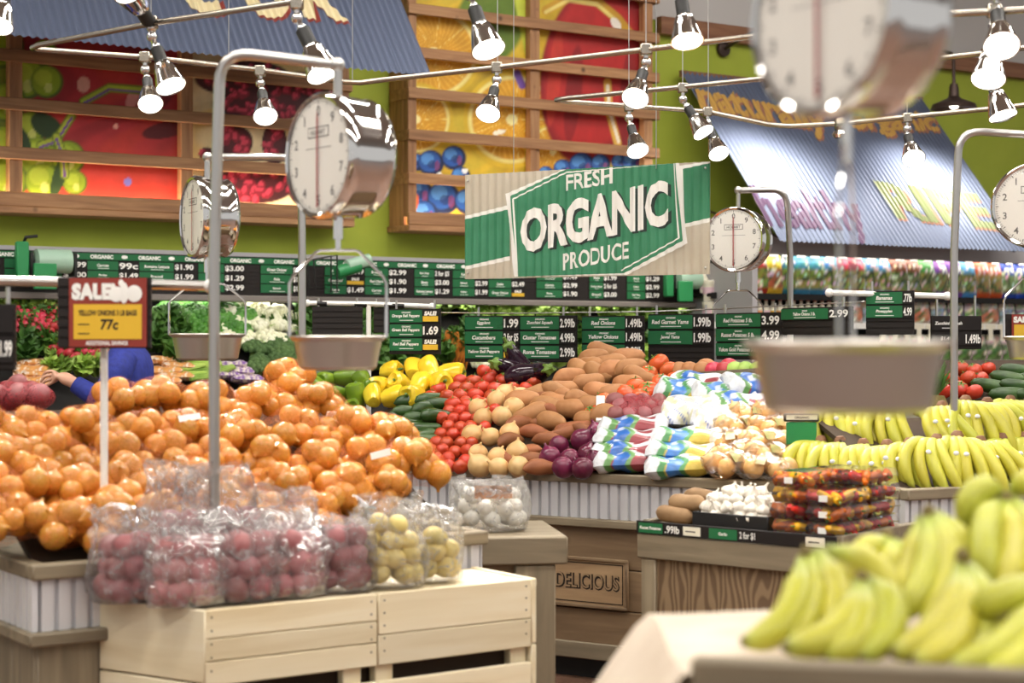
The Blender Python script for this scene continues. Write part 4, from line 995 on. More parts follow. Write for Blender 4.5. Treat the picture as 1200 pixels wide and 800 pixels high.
# carved plaque on the central bin
pq = local_of(B0, BA)
def pqx(px, py): x, z = pq(px, py); return x, z
(x0, z0), (x1, z1) = pqx(645, 707), pqx(737, 656)
pt = thing('carved_plaque', 'carved wooden plaque lettered DELICIOUS on the central bin', 'plaque', B0+Vector((.85, -.53, 0))*x0+Vector((0, 0, z0)), BA)
w, h = x1-x0, z1-z0
wood('plaque_wood', '#7c6347', '#977b5a', '#a98c68', 'x', scale=.9); plain('carved_dark', '#241a12', .9)
MB().box(0, w, -.014, -.0, 0, h, bev=.008).build('plaque_board', 'plaque_wood', pt)
for a, b, c, d in ((.0, w, 0, .014), (0, w, h-.014, h), (0, .014, .014, h-.014), (w-.014, w, .014, h-.014)):
    MB().box(a, b, -.022, -.014, c, d, bev=.003).build('plaque_moulding', 'base_wood', pt)
for a, b, c, d in ((.022, w-.022, .022, .026), (.022, w-.022, h-.026, h-.022), (.022, .026, .026, h-.026), (w-.026, w-.022, .026, h-.026)):
    MB().box(a, b, -.0152, -.0142, c, d).build('carved_line', 'carved_dark', pt, smooth=False)
text_part(pt, 'DELICIOUS', w*.09, h*.36, w*.90, h*.36, -.0152, h*.32, 'carved_dark', .05, 0, keep=False)
text_part(pt, 'DELICIOUS', w*.085, h*.385, w*.885, h*.385, -.0158, h*.30, 'plaque_wood', .0, 0, keep=False, name='lettering_face')

# low cabinet with garlic and boxed peppers
GA = math.radians(-40); GE = Vector((math.cos(GA), math.sin(GA), 0)); GM = Vector((-GE.y, GE.x, 0)); GL, GD, GZ = .762, .57, .80
G0 = Vector((1.034, 5.44, 0))-GE*GL
gc = thing('display_cabinet', 'low wooden cabinet with a black tag rail holding garlic and boxed peppers', 'cabinet', G0, GA)
MB().box(.0, GL, .0, GD, GZ-.13, GZ-.012).build('carcass_top', 'bin_wood', gc, smooth=False)
MB().box(-.012, GL+.012, -.012, .02, GZ-.13, GZ-.045, bev=.004).build('front_rail', 'bin_wood', gc)
tr = MB().box(-.012, GL+.008, -.016, -.008, GZ-.044, GZ, bev=.002).build('tag_rail', 'card_black', gc)
for x0, x1 in ((-.012, .02), (GL-.02, GL+.012)): MB().box(x0, x1, .02, GD, GZ-.13, GZ+.0, bev=.004).build('side_rail', 'bin_wood', gc)
for x0, x1 in ((.0, .06), (GL-.06, GL)):
    MB().box(x0, x1, -.004, .05, .06, GZ-.13, bev=.004).build('post', 'bin_wood_up', gc)
MB().box(.06, GL-.06, .01, .03, .08, GZ-.13).build('front_panel', 'ply', gc, smooth=False)
MB().box(GL-.03, GL-.01, .05, GD, .08, GZ-.13).build('side_panel', 'ply', gc, smooth=False); MB().box(.01, .03, .05, GD, .08, GZ-.13).build('side_panel', 'ply', gc, smooth=False)
MB().box(.02, GL-.02, .04, GD-.02, 0, .08).build('toe_kick', 'case_black', gc, smooth=False); MB().box(.04, GL-.04, GD-.03, GD-.01, .08, GZ-.13).build('back_panel', 'ply', gc, smooth=False)
for a, b, txt, pr in ((.0, .10, 'Russet Potatoes', '.99lb'), (.29, .40, 'Garlic', '2 for $1')):
    s = MB().box(a*1, b, -.0175, -.0165, GZ-.04, GZ-.006).build('green_tag', 'strip_green', gc, smooth=False)
    text_part(s, txt, a+.006, GZ-.028, b-.006, GZ-.028, -.018, .011, 'chalk', .03)
    text_part(tr, pr, b+.01, GZ-.036, b+.07, GZ-.036, -.0175, .026, 'chalk', .02, 0, False)
for a in (.185, .66):
    s = MB().box(a, a+.07, -.0175, -.0165, GZ-.038, GZ-.008).build('paper_tag', 'cream', gc, smooth=False); MB().box(a+.01, a+.05, -.018, -.0175, GZ-.026, GZ-.022).build('fine_print', 'ink', s, smooth=False)

# brown cabinet behind the pine crates
Q = P(560, 640, 5.75); QA = math.radians(8)
qc = thing('display_cabinet', 'brown wooden cabinet corner holding a bag of white onions', 'cabinet', (Q.x, Q.y, 0), QA)
qz = P(640, 629, 5.75).z; qL = .285
MB().box(-.2, qL+.02, -.02, .5, qz-.095, qz, bev=.006).build('top_board', 'bin_wood', qc)
for x0, x1 in ((-.16, -.06), (qL-.16, qL-.02)): MB().box(x0, x1, -.005, .05, 0, qz-.096, bev=.005).build('post', 'bin_wood_up', qc)
MB().box(-.15, qL-.03, .02, .46, .08, qz-.1).build('panel', 'base_wood', qc, smooth=False)

# pine crates with the potato bags
CR0 = Vector((-.80, 4.44, 0)); CRA = OA; CZ = .72
def crate(label, x0, x1, left_end):
    t = thing('pine_crate', label, 'crate', CR0+Vector((math.cos(CRA), math.sin(CRA), 0))*x0, CRA)
    L = x1-x0; D = .33
    for z0, z1 in ((CZ-.075, CZ), (CZ-.135, CZ-.077), (CZ-.2, CZ-.137)) if left_end else ((CZ-.115, CZ), (CZ-.2, CZ-.117)):
        MB().box(.001, L-.001, 0, .02, z0, z1, bev=.003).build('slat', 'pine', t)
    for z0, z1 in ((CZ-.32, CZ-.245), (CZ-.42, CZ-.33), (.09, .18)): MB().box(.001, L-.001, 0, .02, z0, z1, bev=.003).build('slat', 'pine', t)
    for x in (.0, L-.065) if not left_end else (L-.1, .0): MB().box(x+.003, x+.06, .021, .055, 0, CZ-.01, bev=.003).build('corner_post', 'pine_end', t)
    if left_end:    # end boards turn back at the corner
        for z0, z1 in ((CZ-.19, CZ), (CZ-.38, CZ-.195), (.1, .3)): MB().box(0, .385, 0, .02, z0, z1, bev=.003).build('end_board', 'pine', t, loc=(-.148, .355, 0), rot=math.atan2(-.355, .148))
    else:
        for z0, z1 in ((CZ-.19, CZ), (CZ-.38, CZ-.195)): MB().box(L, L+.018, .0, D, z0, z1, bev=.003).build('end_board', 'pine', t)
    for k in range(3): MB().box(.01, L-.005, .03+k*.1, .12+k*.1, CZ-.022, CZ-.004, bev=.002).build('top_slat', 'pine', t)
    MB().box(.002, L-.002, .06, .08, .05, CZ-.2).build('dark_liner', 'fill_dark', t, smooth=False)
    for k in range(10): 
        x = (.02, L-.02)[k % 2]; MB().ball((x, -.0005, CZ-.02-.035*(k//2)), (.003, .001, .003), 6, 4).build('nail', 'ink', t)
crate('pine crate with a plank end under the bags of red potatoes', 0, .52, True)
crate('pine crate under the bags of yellow potatoes', .522, 1.045, False)

# near table with bananas and the canvas that lines it
T0 = P(812, 766, 2.06); TA = math.radians(-12); TZ = T0.z
nt_ = thing('produce_bin', 'blurred near bin with ripe bananas in the bottom right corner', 'produce bin', (T0.x, T0.y, 0), TA)
MB().box(0, 1.0, -.03, .0, TZ-.05, TZ, bev=.006).build('lip_board', 'bin_wood', nt_)
MB().box(-.02, 1.0, 0, .62, TZ-.07, TZ-.045).build('deck', 'bin_wood', nt_, smooth=False)
ribs(1.0, TZ-.3, TZ-.05).build('ribbed_panel', 'galvanised', nt_, smooth=False, loc=(0, .0, 0))
MB().box(0, 1.0, .02, .6, .1, TZ-.07).build('body', 'base_wood', nt_, smooth=False); MB().box(.03, .97, .05, .57, 0, .1).build('toe_kick', 'case_black', nt_, smooth=False)
MB().box(.3, .8, .2, .58, TZ-.025, TZ+.035, bev=.006).build('riser', 'bin_wood', nt_)
mottled('canvas', '#cbb9a4', '#dccdba', 9, .85, vary=0, bmp=.25)
ct = thing('canvas_cover', 'cream canvas sheet lining the near banana bin and hanging over its end', 'cloth', (T0.x, T0.y, 0), 0)
m = MB()
def cloth(a, b):
    s = a*.95; y = .02+b*.56
    if s < .32:                                      # hanging end, flaring outwards
        q = (.32-s)/.32; x = -.012-.31*q-.012*math.sin(b*9+q*3)*q; z = TZ-.034-.46*q
        y += .05*q*(b-.3)
    else: x = -.012+(s-.32)*1.4; z = TZ-.034+.004*math.sin(x*13+b*5)
    z += .008*math.sin(b*8+s*7)
    return (x, y, max(z, .3))
m.grid(50, 30, cloth).build('canvas_sheet', 'canvas', ct)

# raised stand of tomatoes and cucumbers at the back right
S0 = P(1085, 474, 8.0); SA = math.radians(4)
st_ = thing('tiered_stand', 'dark raised stand of tomatoes and cucumbers behind the bananas', 'stand', (S0.x, S0.y, 0), SA)
MB().box(0, 1.0, 0, .03, S0.z-.1, S0.z-.01, bev=.004).build('front_board', 'bin_wood', st_); MB().box(.02, .98, .03, .8, .1, S0.z-.1).build('body', 'case_black', st_, smooth=False)
MB().poly([(0, .02, S0.z-.03), (1.0, .02, S0.z-.03), (1.0, .8, S0.z+.2), (0, .8, S0.z+.2)], .02, (0, 0, -1)).build('sloped_deck', 'fill_dark', st_, smooth=False)
MB().box(.0, 1.0, .05, .78, 0, .1).build('toe_kick', 'case_black', st_, smooth=False)
# ================================================================ produce: materials and shapes
mottled('onion_skin', '#b8741f', '#d69c46', 5, .16, vary=.2, stretch=(3, 3, .6)); mottled('onion_pale', '#cf9f62', '#e2bd84', 5, .35, vary=.12, stretch=(3, 3, .6))
mottled('red_onion', '#4f1430', '#7a2846', 5, .22, vary=.2, stretch=(3, 3, .6))
mottled('tomato_red', '#b8341a', '#c84c2c', 3, .18, vary=.15); mottled('tomato_orange', '#d8562a', '#e2703a', 3, .18, vary=.15)
mottled('leaf_stem', '#5a7a2a', '#6e8a38', 20, .6); mottled('yam_light', '#a06a3c', '#bb8656', 14, .6, vary=.12, bmp=.15); mottled('yam_dark', '#824824', '#a0623a', 14, .6, vary=.15, bmp=.15)
mottled('pepper_yellow', '#e8bf1c', '#f2d540', 3, .15, vary=.1); mottled('pepper_green', '#4f6e18', '#7c9a2c', 6, .15, vary=.25)
mottled('cucumber_green', '#26401a', '#3f5f28', 14, .28, vary=.2, bmp=.1); mottled('eggplant', '#1d0d1a', '#2c1524', 4, .1, vary=.1)
mottled('potato_red', '#8c4a4c', '#a06263', 12, .5, vary=.15); mottled('potato_yellow', '#d8c06a', '#e4d088', 12, .5, vary=.12); mottled('potato_brown', '#8a6a48', '#a88660', 18, .75, vary=.12, bmp=.25)
mottled('garlic_white', '#d8d0c2', '#e8e2d6', 10, .5, vary=.05); mottled('onion_white', '#ece8dc', '#f4f1e8', 6, .35, vary=.05)
colmat('banana_skin', .38, noise=.06, nscale=14)
plain('sticker', '#eef0f4', .4); plain('sticker_blue', '#4a68b0', .4); plain('pineapple', '#7a6a34', .7)
mottled('lettuce', '#7aa23a', '#b2cc66', 9, .5, vary=.25); mottled('kale', '#3f6a26', '#5f8a36', 9, .55, vary=.25); mottled('parsley', '#3a7424', '#5f9a38', 12, .55, vary=.15)
mottled('pale_veg', '#dfe0b8', '#efeed6', 8, .6, vary=.1); mottled('broccoli', '#3d5a2c', '#5d7a44', 26, .8, vary=.15, bmp=.6); mottled('carrot', '#d97824', '#e8923c', 10, .5, vary=.12)
mottled('radish', '#b02838', '#c8404c', 5, .3, vary=.2); mottled('chard', '#b05a68', '#8a4a48', 8, .5, vary=.2); mottled('pack_orange', '#d09858', '#e6c8a0', 14, .3, vary=.15); mottled('pack_purple', '#7a5a98', '#d8c8c0', 12, .3, vary=.2)
clear_film('clear_bag', '#ffffff', .17, .10, 30, 1.0, .22); clear_film('thin_film', '#fff6e8', .015, .12, 30, .5, .15); clear_film('clear_shell', '#ffffff', .06, .05, 8, .15, .5); net('orange_net', '#d8782a', .12, 150); net('red_net', '#a03038', .4, 120)
plain('tray_black', '#1a1a1c', .35)

def onion_mesh(name, mat, r=1.0, seed=0):
    rd = random.Random(seed); k = 1+rd.uniform(-.06, .08)
    prof = [(0, -.92), (.12, -.93), (.4, -.84), (.72, -.62), (.93, -.3), (1, .02), (.95, .34), (.76, .64), (.5, .84), (.26, .97), (.13, 1.1), (.1, 1.28), (.0, 1.3)]
    return MB().lathe([(a*r, b*r*k) for a, b in prof], 14, wob=lambda a, z: 1+.02*math.sin(3*a+seed)).mesh(name, mat)
def tomato_mesh(name, mat, r, flat=.86, lobes=5):
    prof = [(0, -.95), (.35, -.9), (.7, -.7), (.93, -.35), (1, 0), (.95, .35), (.78, .64), (.5, .84), (.22, .88), (0, .82)]
    return MB().lathe([(a*r, b*r*flat) for a, b in prof], 14, wob=lambda a, z: 1+.025*math.cos(lobes*a)).mesh(name, mat)
def calyx_mesh(r, flat=.86):
    m = MB()
    for k in range(5):
        a = k*1.2566; d = Vector((math.cos(a), math.sin(a), 0)); w = Vector((-d.y, d.x, 0)); z = r*flat
        m.poly([Vector((0, 0, z*.9))-w*r*.06, Vector((0, 0, z*.9))+w*r*.06, d*r*.32+w*r*.09+Vector((0, 0, z*.95)), d*r*.6+Vector((0, 0, z*.84)), d*r*.32-w*r*.09+Vector((0, 0, z*.95))])
    m.tube([(0, 0, r*flat*.85), (r*.06, 0, r*flat*1.18)], r*.06, 5); return m.mesh('calyx', 'leaf_stem')
def spud_mesh(name, mat, L, R, bendy=.1, seed=0, pt=1.6):
    rd = random.Random(seed); path = []; rr = []; n = 12
    for k in range(n+1):
        s = k/n; x = L*(s-.5); path.append((x, bendy*L*math.sin(s*3.1+seed)*.5, bendy*L*.4*math.sin(s*4+seed*2))); rr.append(max(.001, R*(1-abs(2*s-1)**pt)**.6*(1+.1*math.sin(s*7+seed))))
    return MB().tube(path, rr, 12, squash=.88).mesh(name, mat, angle=80)
def pepper_mesh(name, mat, R, H, lobes=4):
    prof = [(0, -.46), (.3, -.5), (.62, -.46), (.82, -.28), (.95, .05), (1, .28), (.9, .45), (.6, .52), (.28, .46), (0, .40)]
    return MB().lathe([(a*R, b*H) for a, b in prof], 20, wob=lambda a, z: 1+.08*math.cos(lobes*a)).mesh(name, mat)
def garlic_mesh():
    prof = [(0, -.6), (.5, -.58), (.9, -.3), (1, 0), (.85, .35), (.5, .68), (.22, .9), (.12, 1.2), (.14, 1.5), (0, 1.52)]
    return MB().lathe([(a*.027, b*.027) for a, b in prof], 16, wob=lambda a, z: 1+.08*math.cos(8*a)).mesh('garlic_bulb', 'garlic_white')
class Kind:
    """one shared shape, many individuals"""
    def __init__(s, name, meshes, parts, label, cat, group): s.__dict__.update(locals())
    def put(s, loc, rot=(0, 0, 0), scale=1.0, label=None):
        o = link(s.name, random.choice(s.meshes), None, loc, rot); o.scale = (scale,)*3; tag(o, label or s.label, s.cat, s.group)
        for nm, me in s.parts: link(nm, me, o)
        return o
def rrot(t=3.14): return (random.uniform(-t, t), random.uniform(-t, t), random.uniform(-3.14, 3.14))
def inside(p, poly):
    x, y = p; c = False
    for (x0, y0), (x1, y1) in zip(poly, poly[1:]+poly[:1]):
        if (y0 > y) != (y1 > y) and x < (x1-x0)*(y-y0)/(y1-y0)+x0: c = not c
    return c
def fillpts(poly, dx, dy, jit=.25):
    xs = [p[0] for p in poly]; ys = [p[1] for p in poly]; out = []; y = min(ys); r = 0
    while y <= max(ys):
        x = min(xs)+(dx/2 if r % 2 else 0)
        while x <= max(xs):
            q = (x+random.uniform(-jit, jit)*dx, y+random.uniform(-jit, jit)*dy)
            if inside(q, poly): out.append(q)
            x += dx
        y += dy; r += 1
    return out
UP = Vector((0, 0, 1))
# heap planes (point, normal)
Om = Vector((-.57, .82, 0)); on_n = (UP-Om*.55); on_p = Vector((OC.x, OC.y, OZ))
Bm = Vector((.53, .85, 0)); bn = (UP-Bm*.36); bp = Vector((-.38, 7.59, BZ))
def heap_on(px, py, lift=0.0): return on_plane(px, py, on_p+UP*lift, on_n)
def heap_b(px, py, lift=0.0): return on_plane(px, py, bp+UP*lift, bn)

# ================================================================ yellow onions in net bags
om = [onion_mesh('onion', 'onion_skin', 1.0, k) for k in range(4)]
def onion_bag(seed, r0=.0375):
    rd = random.Random(seed); t = thing('onion_bag', 'orange net bag of yellow onions in the big heap on the left', 'onion bag', (0, 0, 0), 0, 'net bags of yellow onions in the heap')
    spots = [(-.062, -.035, .0), (0, -.045, .002), (.062, -.035, 0), (-.035, .02, .01), (.035, .022, .01), (-.03, -.012, .058), (.032, -.01, .06), (-.085, .02, -.01), (.09, .025, -.005), (0, .03, .055)]
    hull = []
    for k, (x, y, z) in enumerate(spots):
        r = r0*rd.uniform(.88, 1.12); p = Vector((x+rd.uniform(-.008, .008), y+rd.uniform(-.008, .008), z+rd.uniform(-.008, .008)))
        o = link('onion', om[(k+seed) % 4], t, p, (rd.uniform(-3, 3), rd.uniform(-1.2, 1.2), rd.uniform(-3, 3))); o.scale = (r, r, r)
        for a in range(8):
            for b in range(5): hull.append(p+Vector((math.sin(b*.785)*math.cos(a*.785), math.sin(b*.785)*math.sin(a*.785), math.cos(b*.785)))*r*1.06)
    bm = bmesh.new()
    for q in hull: bm.verts.new(q)
    res = bmesh.ops.convex_hull(bm, input=bm.verts); bmesh.ops.delete(bm, geom=[v for v in bm.verts if not v.link_faces], context='VERTS')
    me = bpy.data.meshes.new('net'); bm.to_mesh(me); bm.free(); me.materials.append(MATS['orange_net']); link('net', me, t)
    MB().tube([(.11, .03, .0), (.135, .03, .02), (.16, .035, .015)], [.022, .006, .016], 8).build('tied_end', 'orange_net', t)
    return t
bags = [onion_bag(k) for k in range(5)]
used = [False]*5
opoly = [(-20, 484), (60, 481), (80, 480), (130, 476), (150, 469), (200, 462), (255, 462), (288, 447), (348, 447), (376, 462), (425, 482), (470, 492), (492, 530), (505, 580), (505, 604), (440, 604), (300, 622), (95, 640), (-20, 640)]
pts = fillpts(opoly, 60, 33, .16)
rows_ = []
for q in pts:
    r = round((q[1]-447)/33)
    rows_.append(r)
ordn = ['first', 'second', 'third', 'fourth', 'fifth', 'sixth', 'seventh', 'eighth', 'ninth', 'tenth']
rk_ = sorted(set(rows_)); rank = {}
for r in rk_:
    for n_, q in enumerate(sorted(q for q, r2 in zip(pts, rows_) if r2 == r)): rank[q] = (ordn[rk_.index(r)], ordn[n_])
for (px, py) in pts:
    k = random.randrange(5); p = heap_on(px, py, .01+random.uniform(0, .02)); rot = (random.uniform(-.5, .2)-.3, random.uniform(-.35, .35), OA+random.uniform(-.7, .7)+random.choice((0, 3.14)))
    if not used[k]: o = bags[k]; o.location = p; o.rotation_euler = rot; used[k] = True
    else: o = dup(bags[k], p, rot)
    o['label'] = 'onion net bag, %s row from the heap top, %s from the left' % rank[(px, py)]
    o.scale = (random.uniform(.95, 1.1),)*3
    if random.random() < .16:
        a = random.uniform(.02, .05); MB().box(-.035, .035, -.09, -.087, a, a+.02).build('paper_label', 'white_paint', o, smooth=False)
for i, (px, py, Y) in enumerate(((20, 462, 5.9), (-12, 470, 5.9))):
    t = thing('potato_net_bag', 'red net bag of potatoes at the far left end of the onion heap' if i == 0 else 'red net bag cut by the left edge behind the onions', 'potato bag', P(px, py, Y), .3)
    MB().ball((0, 0, -.01), (.13, .09, .06), 16, 10).build('net', 'red_net', t)
    sm_ = MB().ball((0, 0, 0), (.045, .038, .036), 12, 8).mesh('potato', 'potato_red')
    for q in ((-.07, -.03, 0), (0, -.045, .005), (.07, -.03, 0), (-.035, .03, .01), (.04, .03, .01), (0, 0, .03)): link('potato', sm_, t, q, rrot(1))

# ================================================================ clear bags of potatoes on the crates
from mathutils import noise as mnoise
def film(w, h, seed, fillz=.14):
    """slumped open-topped plastic bag: full below, crumpled and flopping above"""
    rd = random.Random(seed); ph = [rd.uniform(0, 6.28) for _ in range(6)]; m = MB()
    prof = [(.05, 0), (.9, .003), (1.0, .03), (1.04, fillz*.5), (1.02, fillz), (.96, fillz*1.3), (.86, h*.78), (.8, h*.9), (.84, h)]
    pr = []
    for (r0, z0), (r1, z1) in zip(prof, prof[1:]): pr += [(r0+(r1-r0)*k/4, z0+(z1-z0)*k/4) for k in range(4)]
    pr.append(prof[-1])
    m.lathe([(r*w/2, z) for r, z in pr], 64, Matrix.Diagonal((1, .72, 1, 1)), cap=False)
    out = []
    for x, y, z in m.v:
        q = max(0, z-fillz*.7)/h; n1 = mnoise.noise_vector(Vector((x*16+seed*3, y*16, z*13))); n2 = mnoise.noise_vector(Vector((x*42+seed, y*42, z*36)))
        pinch = 1-.55*max(0, q-.12)*2.0
        x2 = x*(1-.12*q)+n1.x*(.016+.06*q)+n2.x*(.010+.02*q)+.10*q*q*math.sin(ph[0]); y2 = y*max(.25, pinch)+n1.y*(.014+.05*q)+n2.y*(.010+.02*q)+.10*q*q*math.cos(ph[0])
        out.append((x2, y2, max(.001, z+n1.z*.05*q+n2.z*.012*q)))
    m.v = out
    return m.mesh('film', 'clear_bag', True, 70)
spR = [MB().ball((0, 0, 0), (.044, .037, .036), 14, 9).mesh('potato', 'potato_red') for _ in range(1)]; spY = [MB().ball((0, 0, 0), (.036, .031, .03), 14, 9).mesh('potato', 'potato_yellow')]
spW = [onion_mesh('onion', 'onion_white', .03, 3)]
def potato_bag(label, loc, yaw, w, h, seed, kind, grp, n=(5, 5, 2)):
    t = thing('potato_bag', label, 'potato bag', loc, yaw, grp); rd = random.Random(seed)
    link('film', film(w, h, seed), t)
    z = .04; r0 = {'R': .04, 'Y': .033, 'W': .03}[kind]; me = {'R': spR, 'Y': spY, 'W': spW}[kind][0]
    for li, cnt in enumerate(n):
        for k in range(cnt):
            a = 6.283*k/cnt+li*.7+rd.uniform(-.2, .2); q = (w/2-r0*1.2)*(1 if cnt > 1 else 0)*(1-.1*li)
            link('onion' if kind == 'W' else 'potato', me, t, (q*math.cos(a), q*math.sin(a)*.58, z+rd.uniform(-.004, .004)), rrot(.6))
        z += r0*1.35
    return t
ce_ = Vector((math.cos(CRA), math.sin(CRA), 0)); cm_ = Vector((-ce_.y, ce_.x, 0))
def on_crate(x, y): return CR0+ce_*x+cm_*y+Vector((0, 0, CZ+.002))
pbl = [('clear bag of red potatoes slumped over the plank end of the crate', -.10, .25, .22, .25), ('clear bag of red potatoes at the front corner of the crate', .0, .11, .23, .25), ('clear bag of red potatoes second from the crate corner', .15, .10, .23, .24),
       ('clear bag of red potatoes in the middle of the front row', .30, .10, .22, .23), ('clear bag of red potatoes next to the yellow potatoes', .455, .11, .21, .22),
       ('high clear bag of red potatoes behind the front corner', .03, .27, .23, .36), ('high clear bag of red potatoes behind the second front bag', .20, .27, .23, .35), ('high clear bag of red potatoes behind the middle of the row', .38, .27, .22, .28)]
for i, (lab, x, y, w, h) in enumerate(pbl):
    bag_ = potato_bag(lab, on_crate(x, y), CRA*.4+random.uniform(-.3, .3), w, h, 20+i, 'R', 'clear bags of red potatoes on the crate', (6, 6, 4) if h < .3 else (6, 6, 6, 3))
potato_bag('clear bag of yellow potatoes next to the red ones', on_crate(.62, .10), .3, .21, .25, 31, 'Y', 'clear bags of yellow potatoes', (6, 6, 4, 2)); potato_bag('smaller clear bag of yellow potatoes at the end of the crate', on_crate(.79, .12), .5, .16, .22, 32, 'Y', 'clear bags of yellow potatoes', (5, 5, 2))
t = potato_bag('clear bag of white onions with an orange label on the brown cabinet', Vector((Q.x+.04, Q.y+.2, qz+.002)), .1, .27, .17, 33, 'W', None, (8, 7, 5))
MB().grid(6, 4, lambda a, b: (-.06+.13*a, -.055-.02*math.sin(a*3), .115+.045*b)).build('printed_label', 'label_orange', t)

# ================================================================ central heap
fR = F
mt = MATS
K = {}
K['roma'] = Kind('roma_tomato', [tomato_mesh('roma_tomato', 'tomato_red', .032, 1.05)], [], 'small red tomato in the heap between the cucumbers and the loose onions', 'tomato', 'small red tomatoes in the central heap')
K['vine'] = Kind('vine_tomato', [tomato_mesh('vine_tomato', 'tomato_red', .041, .84)], [('calyx', calyx_mesh(.041))], 'larger red tomato with a green calyx below the eggplant', 'tomato', 'larger red tomatoes in the central heap')
K['orange'] = Kind('beefsteak_tomato', [tomato_mesh('beefsteak_tomato', 'tomato_orange', .05, .84)], [('calyx', calyx_mesh(.05))], 'big orange-red tomato piled beside the pale sweet potatoes', 'tomato', 'big orange-red tomatoes by the sweet potatoes')
K['onion'] = Kind('yellow_onion', [onion_mesh('yellow_onion', 'onion_pale', .048, k) for k in range(3)], [], 'loose yellow onion beside the red tomatoes', 'onion', 'loose yellow onions in the central heap')
K['redonion'] = Kind('red_onion', [onion_mesh('red_onion', 'red_onion', .05, k) for k in range(2)], [], 'loose dark red onion by the lip of the central bin', 'onion', 'loose red onions in the central heap')
K['yamd'] = Kind('sweet_potato', [spud_mesh('sweet_potato', 'yam_dark', .17, .036, .14, k, 1.5) for k in range(3)], [], 'slim dark orange sweet potato above the red onions', 'sweet potato', 'dark sweet potatoes in the central heap')
K['yaml'] = Kind('sweet_potato', [spud_mesh('sweet_potato', 'yam_light', .17, .046, .1, k, 2.2) for k in range(3)], [], 'plump pale sweet potato in the tall central mound', 'sweet potato', 'pale sweet potatoes in the central heap')
stemg = MB().tube([(0, 0, .40), (.05, 0, .62)], [.11, .07], 7)
def pk(nm, mat, R, H, lab, grp):
    st = MB().tube([(0, 0, .42*H), (.012, 0, .62*H)], [.009, .006], 7).mesh('stem', 'leaf_stem')
    return Kind(nm, [pepper_mesh(nm, mat, R, H, 4), pepper_mesh(nm, mat, R*.95, H*1.08, 3)], [('stem', st)], lab, 'pepper', grp)
K['pepy'] = pk('yellow_pepper', 'pepper_yellow', .055, .12, 'bright yellow bell pepper in the heap below the pepper price board', 'yellow bell peppers')
K['pepg'] = pk('green_pepper', 'pepper_green', .05, .11, 'green bell pepper behind the onions, left of the yellow peppers', 'green bell peppers')
K['cuke'] = Kind('cucumber', [spud_mesh('cucumber', 'cucumber_green', .24, .032, .05, k, 5) for k in range(2)], [], 'dark green cucumber between the yellow peppers and red tomatoes', 'cucumber', 'cucumbers in the central heap')
tilt = Matrix.Rotation(BA, 4, 'Z')
def heap(kind, pts, lift, rot, sc=(.92, 1.1)):
    for px, py in pts: K[kind].put(heap_b(px, py, lift), rot() if callable(rot) else rot, random.uniform(*sc))
heap('roma', fillpts([(497, 540), (512, 500), (530, 470), (575, 462), (600, 466), (575, 500), (548, 538)], 14, 9.5, .12)+[(500, 545), (513, 545), (526, 546), (539, 547), (506, 537), (546, 541)], .03, lambda: rrot(3.1))
heap('vine', fillpts([(498, 470), (508, 448), (560, 436), (632, 436), (640, 450), (605, 466), (540, 480), (520, 474)], 17, 9.5, .16), .036, lambda: rrot(.6))
heap('onion', [(562, 546), (585, 548), (608, 547), (560, 532), (583, 536), (606, 531), (553, 510), (575, 512), (598, 508), (566, 490), (588, 488), (560, 478), (582, 470), (602, 478), (592, 462), (610, 465)], .045, lambda: rrot(.8))
heap('yamd', fillpts([(588, 540), (600, 505), (625, 486), (668, 498), (672, 520), (648, 528), (625, 542)], 34, 10.5, .2)+[(635, 549), (622, 540), (672, 500), (690, 506), (640, 470), (655, 482)], .036, lambda: (random.uniform(-.2, .2), random.uniform(-.25, .25), random.uniform(-.5, .9)))
yl = [(640, 478), (612, 470), (622, 485), (645, 495), (668, 478), (690, 490), (715, 488), (680, 470), (705, 458), (650, 460), (628, 462), (660, 455), (690, 447), (720, 462), (725, 478), (668, 444), (700, 436), (735, 448), (680, 432), (715, 425), (740, 432), (695, 420), (722, 434), (708, 412), (735, 420), (690, 428), (750, 440), (668, 466), (650, 470), (700, 475)]
heap('yaml', yl, .05, lambda: (random.uniform(-.3, .3), random.uniform(-.3, .3), random.uniform(-.9, .6)), (.95, 1.18))
heap('orange', [(745, 452), (760, 458), (775, 448), (760, 438), (784, 434), (772, 426), (792, 446), (735, 462), (790, 456), (752, 466), (706, 470), (695, 487), (778, 462)], .045, lambda: rrot(.7))
heap('redonion', [(660, 548), (683, 549), (645, 536), (668, 538), (690, 533), (655, 522), (682, 516), (700, 508), (705, 528), (698, 540)], .045, lambda: rrot(.8))
heap('pepy', fillpts([(425, 470), (440, 446), (462, 430), (500, 420), (540, 430), (545, 445), (500, 462), (480, 472), (450, 476)], 23, 15, .16), .05, lambda: rrot(1.6))
heap('pepg', [(385, 445), (404, 442), (425, 446), (378, 462), (398, 462), (418, 464), (390, 476), (412, 476), (372, 452), (434, 458)], .045, lambda: rrot(1.6))
heap('cuke', [(490, 470), (505, 478), (520, 474), (484, 484), (500, 490), (516, 488), (480, 497), (494, 503), (484, 512), (496, 514), (478, 486), (380, 437), (368, 442), (376, 432), (510, 468)], .032, lambda: (0, random.uniform(-.2, .1), .45+random.uniform(-.25, .3)))
eg = Kind('eggplant', [MB().lathe([(0, -.10), (.03, -.095), (.048, -.06), (.05, -.02), (.036, .04), (.024, .085), (.012, .1), (0, .1)], 18).mesh('eggplant', 'eggplant')],
          [('cap', MB().lathe([(.028, .075), (.024, .095), (.008, .104), (.006, .13), (0, .13)], 10, wob=lambda a, z: 1+.15*math.cos(5*a)).mesh('cap', 'leaf_stem'))], '', 'eggplant', 'eggplants behind the tomatoes')
